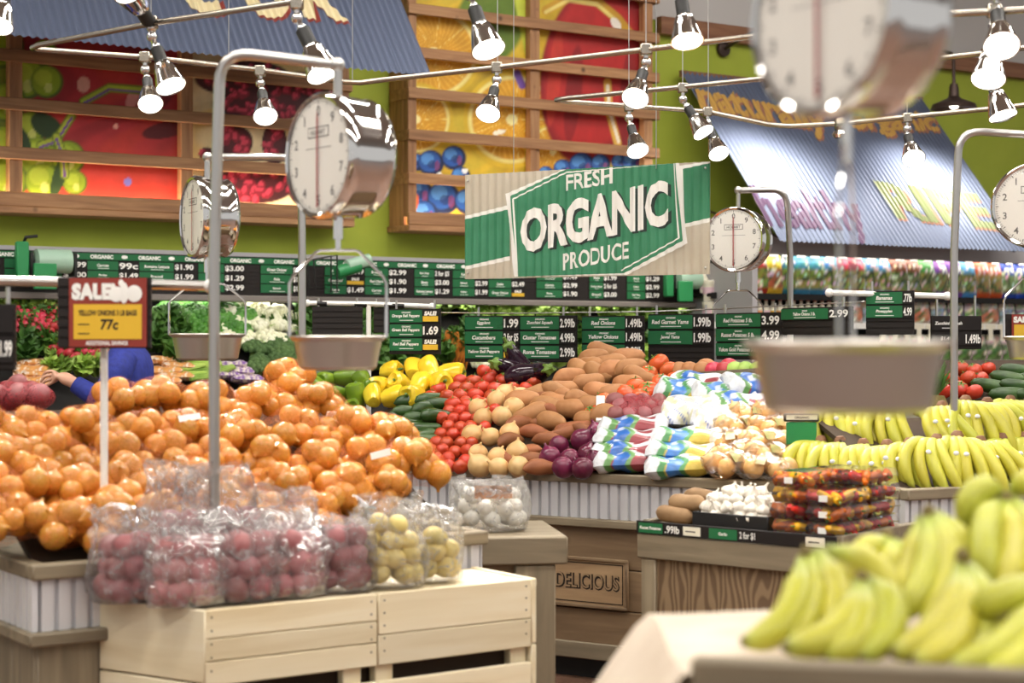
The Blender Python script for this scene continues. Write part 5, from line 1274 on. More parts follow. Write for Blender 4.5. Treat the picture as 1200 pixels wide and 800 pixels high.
for (px, py, r, lab) in ((606, 424, (.35, -.5, 0), 'upright glossy eggplant below the wide price board'), (632, 436, (1.4, .3, .4), 'eggplant lying right of the upright one'), (594, 432, (1.3, -.2, -.6), 'eggplant lying left of the upright one'), (618, 438, (1.4, .2, 1.2), 'eggplant lying in front of the upright one')):
    eg.put(heap_b(px, py, .07), r, 1.15, lab)
# scoop-shaped dividers in the heap
for lab, a, b in (('tan divider board between tomatoes and pale sweet potatoes', (612, 462), (668, 446)), ('tan divider board behind the printed potato bags', (792, 444), (890, 440))):
    p, q = heap_b(*a, .02), heap_b(*b, .05); d = q-p; t = thing('divider_board', lab, 'divider', p)
    MB().poly([(0, 0, -.06), d+Vector((0, 0, -.06)), d+Vector((0, 0, .035)), (d.x*.12, d.y*.12, .03), (0, 0, -.01)], .012).build('board_face', 'bin_wood', t, smooth=False)
mel = [MB().ball((0, 0, 0), (.05, .045, .042), 12, 8).mesh('potato', m_) for m_ in ('yam_light', 'radish', 'lettuce')]
for i, px in enumerate((796, 809, 822, 836, 848, 861, 874, 888, 828, 855)):
    k = (0, 0, 0, 1, 1, 2, 2, 2, 0, 1)[i]; nm = ('potato', 'red_apple', 'green_pear')[k]
    lb = ('pale potato in the row behind the tan divider', 'red and yellow apple in the row behind the tan divider', 'pale green pear in the row behind the tan divider')[k]
    tag(link(nm, mel[k], None, heap_b(px, 434-(4 if i > 7 else 0), .04), rrot(.5)), lb, nm.split('_')[-1], 'row of %s behind the divider' % nm.replace('_', ' '))

# printed bags
def pillow(name, L, W, T, colfn, mat='printed_film', nx=18, ny=10, seed=0, crimp=.08):
    m = MB(); rd = random.Random(seed); ph = rd.uniform(0, 6)
    for s in (-1, 1):
        def fn(a, b):
            e = min(a, 1-a)/crimp; fx = min(1, e)**.6; sy = (1-(2*b-1)**2)**.5 if 0 < b < 1 else 0
            th = T/2*fx*sy*(1+.18*math.sin(a*14+ph+b*4)); fl = .012*(1-fx)*math.sin(b*12+ph)
            return (L*(a-.5), W*(b-.5)*(.86+.14*fx), s*th+fl)
        m.grid(nx, ny, fn, lambda a, b: colfn(a, b, s, rd))
    return m.mesh(name, mat, True, 70)
def cf_white(c1, c2, c3):
    A, B, C, Wt = lin(c1), lin(c2), lin(c3), lin('#d6d8dc'); A2 = tuple(x*.5+.45 for x in A)
    def f(a, b, s, rd):
        w = .06*math.sin(b*9)
        if a < .08 or a > .93: return Wt
        if .16+w < a < .26+w: return B
        if .28+w < a < .47+w: return A2 if (.33 < b < .55 and .34 < a < .44) else A
        if .47+w < a < .55+w and b < .6: return B
        if b < .16 and .2 < a < .85: return C
        if .62 < a < .84 and .28 < b < .5: return C
        return Wt
    return f
pb_red = [pillow('potato_pack', .30, .17, .085, cf_white('#2a62b0', '#5a8a48', '#8a3038'), nx=40, ny=22, seed=k) for k in range(3)]
pb_yel = [pillow('potato_pack', .30, .17, .085, cf_white('#3a78c0', '#4a8a50', '#c8b048'), nx=40, ny=22, seed=k+5) for k in range(2)]
def cf_clear(a, b, s, rd):
    q = mnoise.noise(Vector((a*9, b*7, 1.5))); return lin('#4a68b8') if abs(math.sin(a*14+b*9)) < .16 and .15 < a < .6 else lin('#d8d2b0') if q > 0 else lin('#f0f0f4')
pb_clr = [pillow('potato_pack', .28, .2, .1, cf_clear, nx=36, ny=24, seed=k+14) for k in range(2)]
mottled('pack_label', '#77803c', '#a88a5a', 20, .35)
gfilm = [pillow('film', .24, .15, .1, lambda a, b, s, rd: (1, 1, 1), 'thin_film', seed=k+9, crimp=.2) for k in range(3)]
go = [onion_mesh('onion', 'onion_pale', .041, k) for k in range(3)]
def onion_pack(k, label, loc, rot):
    t = thing('onion_pack', label, 'onion pack', loc, 0, 'packs of onions at the end of the central bin'); t.rotation_euler = rot
    link('film', gfilm[k % 3], t)
    for q, (x, y) in enumerate(((-.075, .02), (-.035, -.03), (.02, .025), (.06, -.02), (.085, .03))): link('onion', go[(q+k) % 3], t, (x, y, random.uniform(-.004, .008)), rrot(1.2))
    MB().grid(8, 5, lambda a, b: (-.02+.04*a, -.066+.09*b, .042+.01*math.sin(b*3.1))).build('printed_label', 'pack_label', t)
def pack(me, nm, lab, px, py, lift, yaw, tiltv, grp, roll=0): 
    return tag(link(nm, me, None, heap_b(px, py, lift), (tiltv, roll, yaw)), lab, 'produce bag', grp)
for i, (px, py) in enumerate(((738, 540), (734, 528), (738, 514), (742, 499))):
    pack(pb_red[i % 3], 'potato_pack', ('lowest', 'second lowest', 'second highest', 'topmost')[i]+' printed bag of red potatoes, stacked beside the red onions', px, py, .03+.02*i, BA+.42+random.uniform(-.12, .12), .12, 'printed bags of red potatoes', random.uniform(-.08, .08))
for i, (px, py) in enumerate(((798, 546), (800, 530), (806, 513))):
    pack(pb_yel[i % 2], 'potato_pack', ('lowest', 'middle', 'topmost')[i]+' white printed bag of yellow potatoes in the stack beside the onion packs', px, py, .03+.02*i, BA+.42+random.uniform(-.12, .12), .12, 'printed bags of yellow potatoes', random.uniform(-.08, .08))
for i, (px, py, yw, lab) in enumerate(((806, 458, .2, 'printed white bag lying nearest the orange-red tomatoes'), (850, 463, .5, 'printed white bag lying in the middle of the upper rows'), (885, 452, .9, 'printed white bag at the top right of the potato bags'), (820, 450, .1, 'printed white bag lying just below the tan divider'), (868, 474, .4, 'printed white bag above the onion packs'))):
    pack((pb_yel+pb_red)[i], 'potato_pack', lab, px, py, .06, BA+yw, .45, 'loose printed potato bags', .1)
pack(pb_clr[0], 'potato_pack', 'see-through bag of pale potatoes with blue stripes', 812, 482, .07, BA+.3, .55, 'loose printed potato bags'); pack(pb_clr[1], 'potato_pack', 'crumpled see-through bag right of the blue striped one', 846, 490, .06, BA+.7, .45, 'loose printed potato bags')
t = thing('potato_net_bag', 'red net bag of red potatoes with white paper edges above the printed stack', 'potato bag', heap_b(747, 480, .05), BA+.45)
t.rotation_euler = (.55, 0, BA+.5)
MB().ball((0, 0, 0), (.15, .1, .05), 18, 10).build('net', 'red_net', t)
sp2 = MB().ball((0, 0, 0), (.045, .04, .036), 12, 8).mesh('potato', 'potato_red')
for ix in range(4):
    for iy in range(3): link('potato', sp2, t, (-.1+ix*.066+(iy % 2)*.02, -.055+iy*.055, .01+random.uniform(-.005, .005)), rrot(.5))
for x in (-.165, .165): MB().box(x-.02, x+.02, -.1, .1, -.004, .012, bev=.003).build('paper_edge', 'white_paint', t)
for i, (px, py) in enumerate(((858, 544), (896, 547), (866, 532), (905, 534), (858, 518), (898, 518), (870, 502), (908, 502), (885, 488), (912, 486))):
    onion_pack(i, 'tan see-through pack of onions in the stack left of the green dispenser, %s' % ('bottom left', 'bottom right', 'second row left', 'second row right', 'third row left', 'third row right', 'fourth row left', 'fourth row right', 'top left', 'top right')[i], heap_b(px, py, .05), (.35, random.uniform(-.2, .2), BA+.5+random.uniform(-.4, .4)))
# green bag dispenser on a post at the end of the bin
p = P(938, 520, 6.9); t = thing('bag_dispenser', 'green bag dispenser on a post between onion packs and bananas', 'dispenser', (p.x, p.y, 0), BA+.5)
MB().box(-.012, .012, -.012, .012, 0, p.z+.02).build('post', 'lip_grey', t, smooth=False)
MB().box(-.06, .06, -.045, -.012, p.z, p.z+.09, bev=.004).build('green_pad', 'dispenser_green', t); h_ = MB().box(-.07, .07, -.05, -.012, p.z+.092, p.z+.125, bev=.004).build('header', 'black_plastic', t)
MB().box(-.062, .062, -.052, -.05, p.z+.1, p.z+.118).build('white_plate', 'cream', h_, smooth=False); text_part(h_, 'ORGANIC', -.05, p.z+.104, .05, p.z+.104, -.0528, .01, 'ink', .04)

# ================================================================ garlic, potatoes and boxed peppers on the low cabinet
def on_cab(x, y, z=0): return G0+GE*x+GM*y+Vector((0, 0, GZ+z))
gpl = local_of(G0, GA)
tr_ = thing('black_tray', 'black plastic tray heaped with garlic bulbs', 'tray', on_cab(.34, .13, -.01), GA)
for a in ((-.15, .15, -.1, -.094), (-.15, .15, .094, .1)): MB().box(*a, 0, .05, bev=.002).build('tray_side', 'tray_black', tr_)
for a in ((-.15, -.144, -.094, .094), (.144, .15, -.094, .094)): MB().box(*a, 0, .05, bev=.002).build('tray_end', 'tray_black', tr_)
MB().box(-.144, .144, -.094, .094, 0, .006).build('tray_floor', 'tray_black', tr_, smooth=False)
gk = Kind('garlic_bulb', [garlic_mesh()], [], 'white garlic bulb heaped in the black tray', 'garlic', 'garlic bulbs in the black tray')
for lay, (nx_, ny_, z) in enumerate(((6, 4, .03), (6, 4, .055), (5, 3, .08), (3, 2, .105))):
    for i in range(nx_):
        for j in range(ny_): gk.put(on_cab(.34+(i-(nx_-1)/2)*.046+random.uniform(-.006, .006), .13+(j-(ny_-1)/2)*.045+random.uniform(-.006, .006), z), (random.uniform(-.9, .5), random.uniform(-.8, .8), random.uniform(-3, 3)), random.uniform(.9, 1.1))
rk = Kind('russet_potato', [spud_mesh('russet_potato', 'potato_brown', .15, .034, .06, k, 3) for k in range(2)], [], 'long brown russet potato at the left end of the low cabinet', 'potato', 'russet potatoes on the low cabinet')
for x, y, z, a in ((.09, .07, .03, .1), (.13, .13, .03, -.2), (.08, .17, .032, .3), (.12, .1, .075, .1), (.15, .2, .03, .5), (.1, .24, .03, 0), (.13, .18, .08, .2)): rk.put(on_cab(x, y, z-.012), (random.uniform(-1, 1), 0, GA+a))
plain('mini_red', '#c8281c', .2); plain('mini_orange', '#e07018', .2); plain('mini_yellow', '#eab020', .2)
mp = [MB().lathe([(0, -.036), (.008, -.034), (.013, -.018), (.0155, .004), (.016, .018), (.011, .028), (0, .026)], 10).mesh('mini_pepper', q) for q in ('mini_red', 'mini_orange', 'mini_yellow')]
mstem = MB().tube([(0, 0, .024), (.002, 0, .04)], [.004, .003], 5).mesh('stem', 'leaf_stem')
shell_b = MB(); 
def shell(z0, z1, w=.1, d=.065, inset=.008):
    m = MB()
    ring = lambda s, z: [(-w+s, -d+s*1, z), (w-s, -d+s, z), (w-s, d-s, z), (-w+s, d-s, z)]
    i = m.pts(ring(inset if z0 < z1 else 0, z0)); j = m.pts(ring(0, (z0+z1)/2)); k = m.pts(ring(inset, z1))
    for a, b in ((i, j), (j, k)):
        for q in range(4): m.f.append((a+q, a+(q+1) % 4, b+(q+1) % 4, b+q))
    m.f.append((i, i+1, i+2, i+3)); m.f.append((k, k+1, k+2, k+3)); return m
shm = shell(.0, .05).mesh('clear_shell', 'clear_shell', False)
def pepper_box(lab, x, y, z, yaw):
    t = thing('pepper_box', lab, 'pepper box', on_cab(x, y, z), GA+yaw, 'clear boxes of mini peppers')
    link('clear_shell', shm, t); MB().box(-.098, .098, -.066, .066, .0245, .026).build('rim', 'clear_shell', t, smooth=False)
    for i in range(6):
        for j in range(2): 
            o = link('mini_pepper', random.choice(mp), t, (-.078+i*.031, -.036+j*.036, .024+random.uniform(-.003, .003)), (random.uniform(-.5, .5), 1.57+random.uniform(-.7, .7), random.uniform(-3, 3))); link('stem', mstem, o)
    for i in range(5): 
        o = link('mini_pepper', random.choice(mp), t, (-.065+i*.033, .04, .024), (random.uniform(-.5, .5), 1.57, random.uniform(-3, 3)))
    if random.random() < .45: MB().box(-.1035, -.1003, -.015, .015, .012, .032).build('sticker', 'white_paint', t, smooth=False)
lv = ('bottom', 'second', 'third', 'top')
for lay in range(4):
    for (x, y, nm) in ((.575, .115, 'front left'), (.70, .115, 'front right'), (.575, .33, 'back left'), (.70, .33, 'back right')):
        if lay == 3 and nm in ('front right',): continue
        pepper_box('clear box of mini peppers, %s layer, %s of the stack' % (lv[lay], nm), x+random.uniform(-.006, .006), y+random.uniform(-.006, .006), lay*.052-.011, 1.57+random.uniform(-.04, .04))
mottled('zip_green', '#b8e0c0', '#d0ecd4', 10, .3)
tag(link('green_pouch', pillow('green_pouch', .16, .1, .04, lambda a, b, s, rd: lin('#bfe3c6') if rd.random() < .8 else lin('#7ab088')), None, on_cab(.47, .42, .02), (0, 0, GA)), 'pale green pouch behind the garlic', 'pouch')
# ================================================================ bananas
def banana(path3, r=.018, ripe=0.0, n=9, seed=0):
    """path3 = stem, two bow points, tip; tapering five-sided fruit with a green neck and a dark tip"""
    a, b, c, d = [Vector(q) for q in path3]; pts = []; rr = []; cols = []; N = 15
    body = tuple(x*(1-ripe)+y*ripe for x, y in zip(lin('#b4bc40'), lin('#d2bc40'))); neck = lin('#a9b84a'); tip = lin('#5c4a26'); stem = lin('#8c8a48')
    for k in range(N+1):
        s = k/N; pts.append(a*(1-s)**3+b*3*s*(1-s)**2+c*3*s*s*(1-s)+d*s**3)
        t = .38+.62*min(1, max(0, (s-.05)/.22)) if s < .3 else 1.0
        if s > .72: t = max(.28, 1-((s-.72)/.28)**2*.72)
        rr.append(r*t); mix = min(1, max(0, (s-.04)/.25)); col = tuple(x*(1-mix)+y*mix for x, y in zip(neck, body))
        if s < .05: col = stem
        if s > .975: col = tip
        elif s > .9: col = tuple(x*.6+y*.4 for x, y in zip(body, neck))
        cols.append(col)
    m = MB(); m.tube(pts, rr, n, cols=cols); return m
# ---- hands on the tiered bin (templates with parts, then copies)
def hand_template(seed, n, bow, lean):
    rd = random.Random(seed)
    t = thing('banana_bunch', 'x', 'bananas', (0, 0, 0), 0, 'bunches of bananas on the tiered bin')
    for k in range(n):
        f = k-(n-1)/2; x0 = .010*f; ex = .048*f+lean+rd.uniform(-.008, .008)
        dep = -.03*abs(f)*.3
        pth = [(x0, 0, 0), (x0+ex*.35+bow*.8, -.05, .005), (ex+bow, -.105+dep, -.07), (ex+bow*.15, -.10+dep+rd.uniform(-.01, .01), -.165+rd.uniform(-.008, .008))]
        b = banana(pth, .0205*rd.uniform(.93, 1.07), rd.uniform(.2, .6), seed=k).build('banana', 'banana_skin', t, angle=60)
        if k == n//2 or rd.random() < .3:
            q = Vector(pth[2])*.75+Vector(pth[1])*.25; MB().ball((q.x, q.y-.0125, q.z+.012), (.009, .003, .007), 8, 5).build('sticker', 'sticker', b)
    MB().lathe([(.005, -.012), (.022, -.006), (.02, .012), (.012, .024), (0, .026)], 10, Matrix.Translation((0, .006, 0))).build('crown', 'beam_brown', t)
    return t
tmpl = [hand_template(1, 4, -.085, .02), hand_template(2, 4, -.09, .05), hand_template(3, 3, -.075, .03), hand_template(4, 5, -.02, .03), hand_template(5, 4, .05, .05)]
tu = [False]*5
spots = [(962, 519, 6.85, 0, 'lower', 'nearest'), (966, 480, 7.05, 1, 'upper', 'nearest'), (985, 520, 6.78, 0, 'lower', 'first'), (1012, 522, 6.72, 1, 'lower', 'second'), (1040, 524, 6.68, 1, 'lower', 'third'), (1066, 522, 6.64, 2, 'lower', 'fourth'), (1098, 517, 6.62, 0, 'lower', 'fifth'), (1122, 514, 6.68, 3, 'lower', 'sixth'), (1150, 519, 6.76, 3, 'lower', 'seventh'), (1176, 516, 6.82, 2, 'lower', 'eighth'), (1200, 515, 6.9, 0, 'lower', 'ninth'), (1222, 516, 6.96, 1, 'lower', 'tenth'),
         (990, 478, 7.0, 0, 'upper', 'first'), (1022, 482, 6.96, 1, 'upper', 'second'), (1052, 480, 6.92, 0, 'upper', 'third'), (1078, 484, 6.9, 4, 'upper', 'fourth'), (1105, 478, 6.92, 1, 'upper', 'fifth'), (1132, 472, 6.95, 3, 'upper', 'sixth'), (1158, 474, 7.0, 4, 'upper', 'seventh'), (1184, 471, 7.06, 3, 'upper', 'eighth'), (1208, 472, 7.12, 0, 'upper', 'ninth')]
for px, py, Y, k, tier, nth in spots:
    lab = 'nearest banana bunch to the green dispenser in the %s tier' % tier if nth == 'nearest' else '%s further banana bunch from the green dispenser in the %s tier of the banana bin' % (nth, tier)
    p = P(px, py, Y); rot = (random.uniform(-.08, .08), random.uniform(-.12, .12), random.uniform(-.2, .25))
    if not tu[k]: o = tmpl[k]; o.location = p; o.rotation_euler = rot; tu[k] = True
    else: o = dup(tmpl[k], p, rot)
    o['label'] = lab; o.scale = (random.uniform(1.15, 1.3),)*3
# ---- near bunches, posed one by one
plain('banana_crown', '#7a6a3a', .7)
def near_bunch(label, crown, fruits, r=.0215):
    """crown (px, py, depth); fruits: list of (start, bow1, bow2, tip) pixel triples"""
    C = P(*crown); t = thing('banana_bunch', label, 'bananas', C, 0, 'near bunches of bananas')
    for i, fr in enumerate(fruits):
        pth = [P(*q)-C for q in fr]; banana(pth, r, random.uniform(.15, .55), 12).build('banana', 'banana_skin', t, angle=60)
    MB().ball((0, 0, 0), (.010, .010, .012), 10, 7).build('crown', 'banana_crown', t)
near_bunch('near banana bunch at the left end of the pile with curved fruit', (945, 648, 2.32), [
    [(940, 655, 2.32), (938, 700, 2.24), (925, 750, 2.2), (868, 752, 2.2)], [(950, 645, 2.33), (955, 700, 2.26), (945, 750, 2.22), (912, 745, 2.2)],
    [(958, 645, 2.33), (985, 690, 2.27), (990, 720, 2.24), (965, 742, 2.22)], [(965, 645, 2.35), (1030, 650, 2.32), (1050, 690, 2.3), (1035, 715, 2.28)]])
near_bunch('near banana bunch in front, standing on the wooden lip', (1010, 678, 2.2), [
    [(1006, 682, 2.2), (1005, 730, 2.14), (975, 758, 2.1), (916, 758, 2.1)], [(1012, 682, 2.2), (1018, 730, 2.13), (1010, 765, 2.09), (962, 768, 2.1)],
    [(1018, 680, 2.21), (1052, 700, 2.16), (1060, 745, 2.12), (1002, 772, 2.09)]])
near_bunch('near banana bunch in the middle with tall upright fruit', (1088, 600, 2.42), [
    [(1085, 606, 2.42), (1100, 650, 2.36), (1085, 700, 2.32), (1050, 722, 2.3)], [(1092, 604, 2.42), (1122, 640, 2.36), (1118, 700, 2.32), (1080, 735, 2.28)],
    [(1095, 602, 2.43), (1140, 630, 2.38), (1130, 680, 2.36), (1105, 715, 2.34)], [(1080, 606, 2.43), (1070, 650, 2.4), (1075, 690, 2.37), (1035, 700, 2.35)]])
near_bunch('near banana bunch with a dark crown, fanned over the wooden lip', (1128, 652, 2.2), [
    [(1124, 662, 2.2), (1125, 715, 2.13), (1095, 760, 2.08), (1042, 765, 2.08)], [(1130, 664, 2.2), (1145, 720, 2.12), (1120, 775, 2.06), (1066, 775, 2.06)],
    [(1136, 662, 2.21), (1165, 705, 2.14), (1160, 755, 2.1), (1128, 768, 2.1)]])
near_bunch('near banana bunch at the top of the pile by the right edge', (1180, 585, 2.45), [
    [(1172, 590, 2.45), (1150, 600, 2.38), (1150, 650, 2.34), (1160, 690, 2.32)], [(1180, 588, 2.45), (1190, 620, 2.38), (1190, 660, 2.33), (1175, 700, 2.3)],
    [(1188, 586, 2.45), (1225, 620, 2.38), (1225, 660, 2.34), (1205, 695, 2.3)], [(1176, 582, 2.47), (1150, 560, 2.46), (1130, 580, 2.45), (1135, 620, 2.44)], [(1184, 582, 2.47), (1200, 556, 2.46), (1230, 565, 2.45), (1235, 600, 2.44)]])
near_bunch('near banana bunch lying flat at the right edge', (1225, 690, 2.15), [
    [(1220, 688, 2.15), (1190, 690, 2.1), (1165, 705, 2.1), (1140, 712, 2.12)], [(1222, 700, 2.13), (1200, 740, 2.05), (1170, 775, 2.02), (1110, 782, 2.03)], [(1228, 705, 2.1), (1225, 750, 2.02), (1205, 785, 2.0), (1150, 790, 2.0)]])
near_bunch('near banana bunch tucked behind the left curved bunch', (1040, 628, 2.6), [
    [(1046, 632, 2.6), (1010, 640, 2.58), (995, 660, 2.56), (990, 690, 2.55)], [(1042, 632, 2.6), (1045, 660, 2.56), (1035, 690, 2.54), (1020, 710, 2.52)], [(1048, 634, 2.6), (1070, 660, 2.56), (1060, 700, 2.54), (1040, 715, 2.52)]])
# ================================================================ back right: tomatoes, cucumbers, pineapple
sp = Vector((S0.x, S0.y, S0.z)); sn = Vector((0, -.34, 1))
def on_stand(px, py, lift=0): return on_plane(px, py, sp+UP*lift, sn)
rt = Kind('ripe_tomato', [tomato_mesh('ripe_tomato', 'tomato_red', .043, .86)], [('calyx', calyx_mesh(.043))], 'red tomato on the raised stand right of the tall pole', 'tomato', 'tomatoes on the raised stand')
for q in fillpts([(1098, 468), (1102, 440), (1112, 424), (1180, 420), (1175, 432), (1152, 440), (1145, 468)], 17.5, 12.5, .15): rt.put(on_stand(*q, .035), rrot(.6), random.uniform(.92, 1.1))
ck = Kind('cucumber', [spud_mesh('cucumber', 'cucumber_green', .21, .033, .06, k+3, 5) for k in range(2)], [], 'dark green cucumber stacked on the raised stand by the right edge', 'cucumber', 'cucumbers on the raised stand')
for q in fillpts([(1146, 468), (1150, 444), (1165, 430), (1240, 424), (1240, 468)], 34, 9.5, .15): ck.put(on_stand(*q, .03), (0, random.uniform(-.1, .2), random.uniform(-.25, .35)), random.uniform(.95, 1.1))
p = P(1096, 488, 7.35); t = thing('pineapple', 'pineapple standing behind the bananas at the foot of the tall pole', 'pineapple', (p.x, p.y, p.z-.1)); 
MB().lathe([(0, 0), (.045, 0), (.062, .04), (.066, .1), (.058, .15), (.04, .19), (0, .195)], 22, wob=lambda a, z: 1+.05*math.sin(11*a+z*160)*math.sin(11*a-z*160)).build('fruit', 'pineapple', t, smooth=False)
for k in range(22):
    a = k*2.4; e = .3+.7*(k/22); d = Vector((math.cos(a), math.sin(a), 0)); w = Vector((-d.y, d.x, 0))*.011; L = .07+.09*(k/22)
    m = MB(); m.poly([Vector((0, 0, .185))+w, Vector((0, 0, .185))-w, d*L*(1.1-e)*.6+Vector((0, 0, .185+L*.6))-w*.8, d*L*(1.25-e)+Vector((0, 0, .185+L)), d*L*(1.1-e)*.6+Vector((0, 0, .185+L*.6))+w*.8], .002, d)
    m.build('leaf', 'kale', t, smooth=False)

# ================================================================ vegetables in the chilled case
def case_at(px, py, lift=0.0):
    n = UP-WN*(-DK); return on_plane(px, py, wall_at(0, .4, DZ0+.05+lift), UP+WN*DK)
def leafy(name, mat, R, H, n, ruffle, seed, open_=.9):
    rd = random.Random(seed); m = MB()
    for k in range(n):
        a = k*2.4+rd.uniform(-.2, .2); q = .25+.75*k/n; L = H*(1.1-.3*q)*rd.uniform(.85, 1.1); w = R*.62*rd.uniform(.8, 1.2); d = Vector((math.cos(a), math.sin(a), 0)); s = Vector((-d.y, d.x, 0)); ph = rd.uniform(0, 6)
        def fn(u, v):
            out = R*q*open_*(v**1.3); z = L*(v**.8)*(1-.35*q*v*v); ww = w*math.sin(min(1, v*1.05+.12)*2.6)**.7 if v < 1 else w*.3
            rf = ruffle*R*math.sin(u*13+ph+v*6)*v
            return d*(out+rf)+s*((u-.5)*2*ww)+Vector((0, 0, z+rf*.6-abs(u-.5)*.03))
        m.grid(5, 4, fn)
    return m.mesh(name, mat, True, 80)
def cluster(name, mat, R, n, r, seed, flat=.7):
    rd = random.Random(seed); m = MB()
    for k in range(n):
        z = 1-(k+.5)/n; a = k*2.4; q = math.sqrt(1-z*z); m.ball((R*q*math.cos(a), R*q*math.sin(a), R*flat*z), r*rd.uniform(.8, 1.2), 7, 5)
    return m
G = {}
def gk_(key, name, meshes, parts, lab, cat, grp): G[key] = Kind(name, meshes, parts, lab, cat, grp)
gk_('let', 'lettuce_head', [leafy('lettuce_head', 'lettuce', .13, .17, 16, .16, k) for k in range(3)], [], 'light green leaf lettuce in the chilled case', 'lettuce', 'lettuces in the chilled case')
gk_('kale', 'kale_bunch', [leafy('kale_bunch', 'kale', .13, .2, 18, .22, k+5) for k in range(3)], [], 'dark green leafy bunch in the chilled case', 'greens', 'dark leafy bunches in the chilled case')
gk_('par', 'parsley_bunch', [cluster('parsley_bunch', 'parsley', .11, 46, .028, k).mesh('parsley_bunch', 'parsley') for k in range(2)], [('stem', MB().tube([(0, 0, -.12), (0, 0, .02)], [.02, .04], 8).mesh('stem', 'lettuce'))], 'bushy bright parsley behind the narrow scale pan', 'parsley', 'parsley in the chilled case')
gk_('brc', 'broccoli_crown', [cluster('broccoli_crown', 'broccoli', .065, 26, .028, k).mesh('broccoli_crown', 'broccoli') for k in range(2)], [('stalk', MB().tube([(0, 0, -.09), (0, 0, .03)], [.02, .03], 9).mesh('stalk', 'lettuce'))], 'dark green broccoli crown behind the onion heap', 'broccoli', 'broccoli in the chilled case')
gk_('cau', 'cauliflower_head', [cluster('cauliflower_head', 'pale_veg', .075, 26, .03, k+3).mesh('cauliflower_head', 'pale_veg') for k in range(2)], [('leaf_collar', leafy('leaf_collar', 'lettuce', .11, .09, 8, .06, 4))], 'pale cauliflower in the chilled case between the two left scales', 'cauliflower', 'cauliflowers in the chilled case')
lk = MB()
for k in range(5): lk.tube([(-.04+.02*k, 0, -.16), (-.04+.022*k, .01, 0), (-.07+.035*k, .02, .2)], [.012, .012, .009], 7)
gk_('leek', 'leek_bunch', [lk.mesh('leek_bunch', 'pale_veg')], [('leek_tops', leafy('leek_tops', 'kale', .09, .2, 10, .05, 3, .7))], 'bunch of leeks standing beside the cauliflowers', 'leeks', 'leeks in the chilled case')
cr_ = MB()
for k in range(5): cr_.tube([(-.06+.03*k, -.02, -.14-.01*(k % 2)), (-.05+.026*k, -.01, 0), (-.03+.014*k, 0, .1)], [.004, .018, .02], 8)
gk_('car', 'carrot_bunch', [cr_.mesh('carrot_bunch', 'carrot')], [('carrot_tops', leafy('carrot_tops', 'kale', .07, .16, 10, .2, 3))], '', 'carrots', 'carrot bunches in the chilled case')
gk_('rad', 'radish_bunch', [cluster('radish_bunch', 'radish', .075, 16, .024, k+2, .6).mesh('radish_bunch', 'radish') for k in range(2)], [('radish_tops', leafy('radish_tops', 'kale', .08, .1, 8, .15, 7))], 'bunch of red radishes in the chilled case at the left', 'radishes', 'radish bunches in the chilled case')
gk_('cha', 'chard_bunch', [leafy('chard_bunch', 'chard', .1, .15, 12, .15, 3)], [], 'reddish leafy chard at the top of the chilled case', 'chard', 'chard in the chilled case')
cel = MB()
for k in range(7): cel.tube([(-.16, -.05+.016*k, .01*(k % 3)), (.05, -.05+.016*k, .012*(k % 3)), (.16, -.06+.02*k, .03)], .012, 6)
gk_('cel', 'celery_bunch', [cel.mesh('celery_bunch', 'lettuce')], [], 'pale green celery stalks below the narrow scale pan', 'celery', 'celery in the chilled case')
gk_('pko', 'carrot_pack', [pillow('carrot_pack', .24, .16, .06, lambda a, b, s, rd: lin('#d89a58') if rd.random() < .7 else lin('#efe0d0'), seed=3)], [], '', 'carrot pack', 'stacked orange packs in the chilled case')
gk_('pkp', 'salad_pack', [pillow('salad_pack', .22, .16, .06, lambda a, b, s, rd: lin('#8a64a8') if rd.random() < .5 else lin('#e8dcd0'), seed=4)], [], 'purple and white pack below the leeks', 'salad pack', 'purple packs in the chilled case')
def gput(key, pts, lift=0.0, rot=None, sc=(.9, 1.15), lab=None):
    for q in pts:
        G[key].put(case_at(q[0], q[1], lift), rot() if rot else (.45+random.uniform(-.3, .3), random.uniform(-.35, .35), WA+random.uniform(-.6, .6)), random.uniform(*sc), lab)
gput('let', fillpts([(-10, 352), (75, 352), (75, 378), (-10, 378)], 19, 11), lab='light green lettuce above the radishes at the left end of the case')
gput('rad', fillpts([(18, 370), (74, 370), (74, 396), (18, 396)], 13, 9)+[(75, 414), (88, 412), (102, 414), (114, 412)], .10, None, (1.1, 1.3))
gput('kale', fillpts([(15, 406), (112, 402), (112, 418), (15, 428)], 18, 12), lab='dark leafy bunch below the radishes left of the person'); gput('let', fillpts([(58, 415), (118, 420), (118, 450), (58, 450)], 18, 12), lab='light green lettuce around the reaching hand')
lay = lambda: (random.uniform(-.1, .2), random.uniform(-.1, .1), WA+random.uniform(-.3, .3))
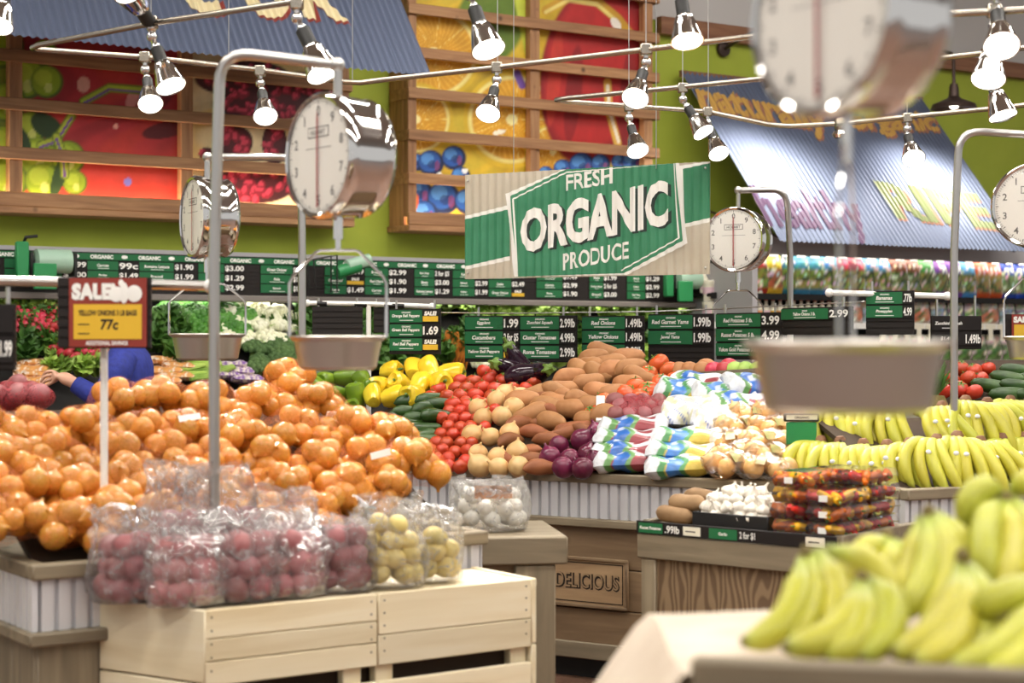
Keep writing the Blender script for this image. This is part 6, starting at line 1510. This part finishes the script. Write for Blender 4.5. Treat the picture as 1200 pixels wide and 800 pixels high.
gput('pko', [(38, 446), (40, 439), (37, 432), (42, 425), (34, 450)], .04, lay, (.95, 1.05), 'stacked orange pack left of the reaching hand')
gput('pko', [(190, 446), (205, 440), (192, 434), (207, 428), (190, 422)], .04, lay, (.95, 1.05), 'stacked orange pack right of the person')
gput('par', fillpts([(190, 360), (290, 355), (290, 396), (190, 398)], 24, 12)); gput('kale', fillpts([(178, 385), (210, 385), (210, 425), (178, 425)], 16, 13), lab='dark leafy bunch right of the person, left of the parsley')
gput('cel', [(215, 432), (232, 428), (245, 436), (222, 440), (240, 442)], .03, lay)
gput('cau', fillpts([(255, 358), (315, 356), (350, 385), (330, 405), (255, 412)], 22, 14), .03); gput('leek', [(318, 384), (332, 382), (346, 386), (306, 382)], .03, None, (.62, .7))
gput('brc', fillpts([(292, 408), (345, 402), (350, 434), (292, 434)], 16, 10), .03); gput('pkp', [(262, 440), (278, 434), (270, 428), (288, 444)], .04, lay)
gput('kale', fillpts([(352, 362), (460, 358), (460, 436), (352, 430)], 23, 14), lab='dark leafy bunch around the large left scale pan and the blank boards'); gput('let', fillpts([(462, 358), (530, 356), (525, 380), (470, 380)], 22, 12), lab='light green lettuce behind the bell pepper price board')
gput('kale', fillpts([(455, 395), (530, 395), (545, 432), (455, 432)], 23, 13), lab='dark leafy bunch between bell pepper board and wide price board')
gput('car', [(528, 404)], .08, lab='carrot bunch with leafy tops left of the wide price board'); gput('car', [(541, 412)], .08, lab='lower carrot bunch half hidden by the wide price board')
gput('let', fillpts([(535, 352), (815, 356), (815, 384), (535, 380)], 21, 11), lab='light green lettuce in the row just above the hanging price boards'); gput('kale', fillpts([(545, 392), (820, 396), (820, 412), (545, 404)], 26, 12), lab='dark leafy bunch mostly hidden behind the row of green price boards'); gput('let', fillpts([(545, 415), (660, 418), (820, 420), (820, 436), (545, 434)], 24, 11), lab='light green lettuce peeping out below the row of green price boards')
gput('cha', [(690, 352), (705, 354), (578, 352)], .02); gput('cau', [(565, 428), (580, 430)], .03)
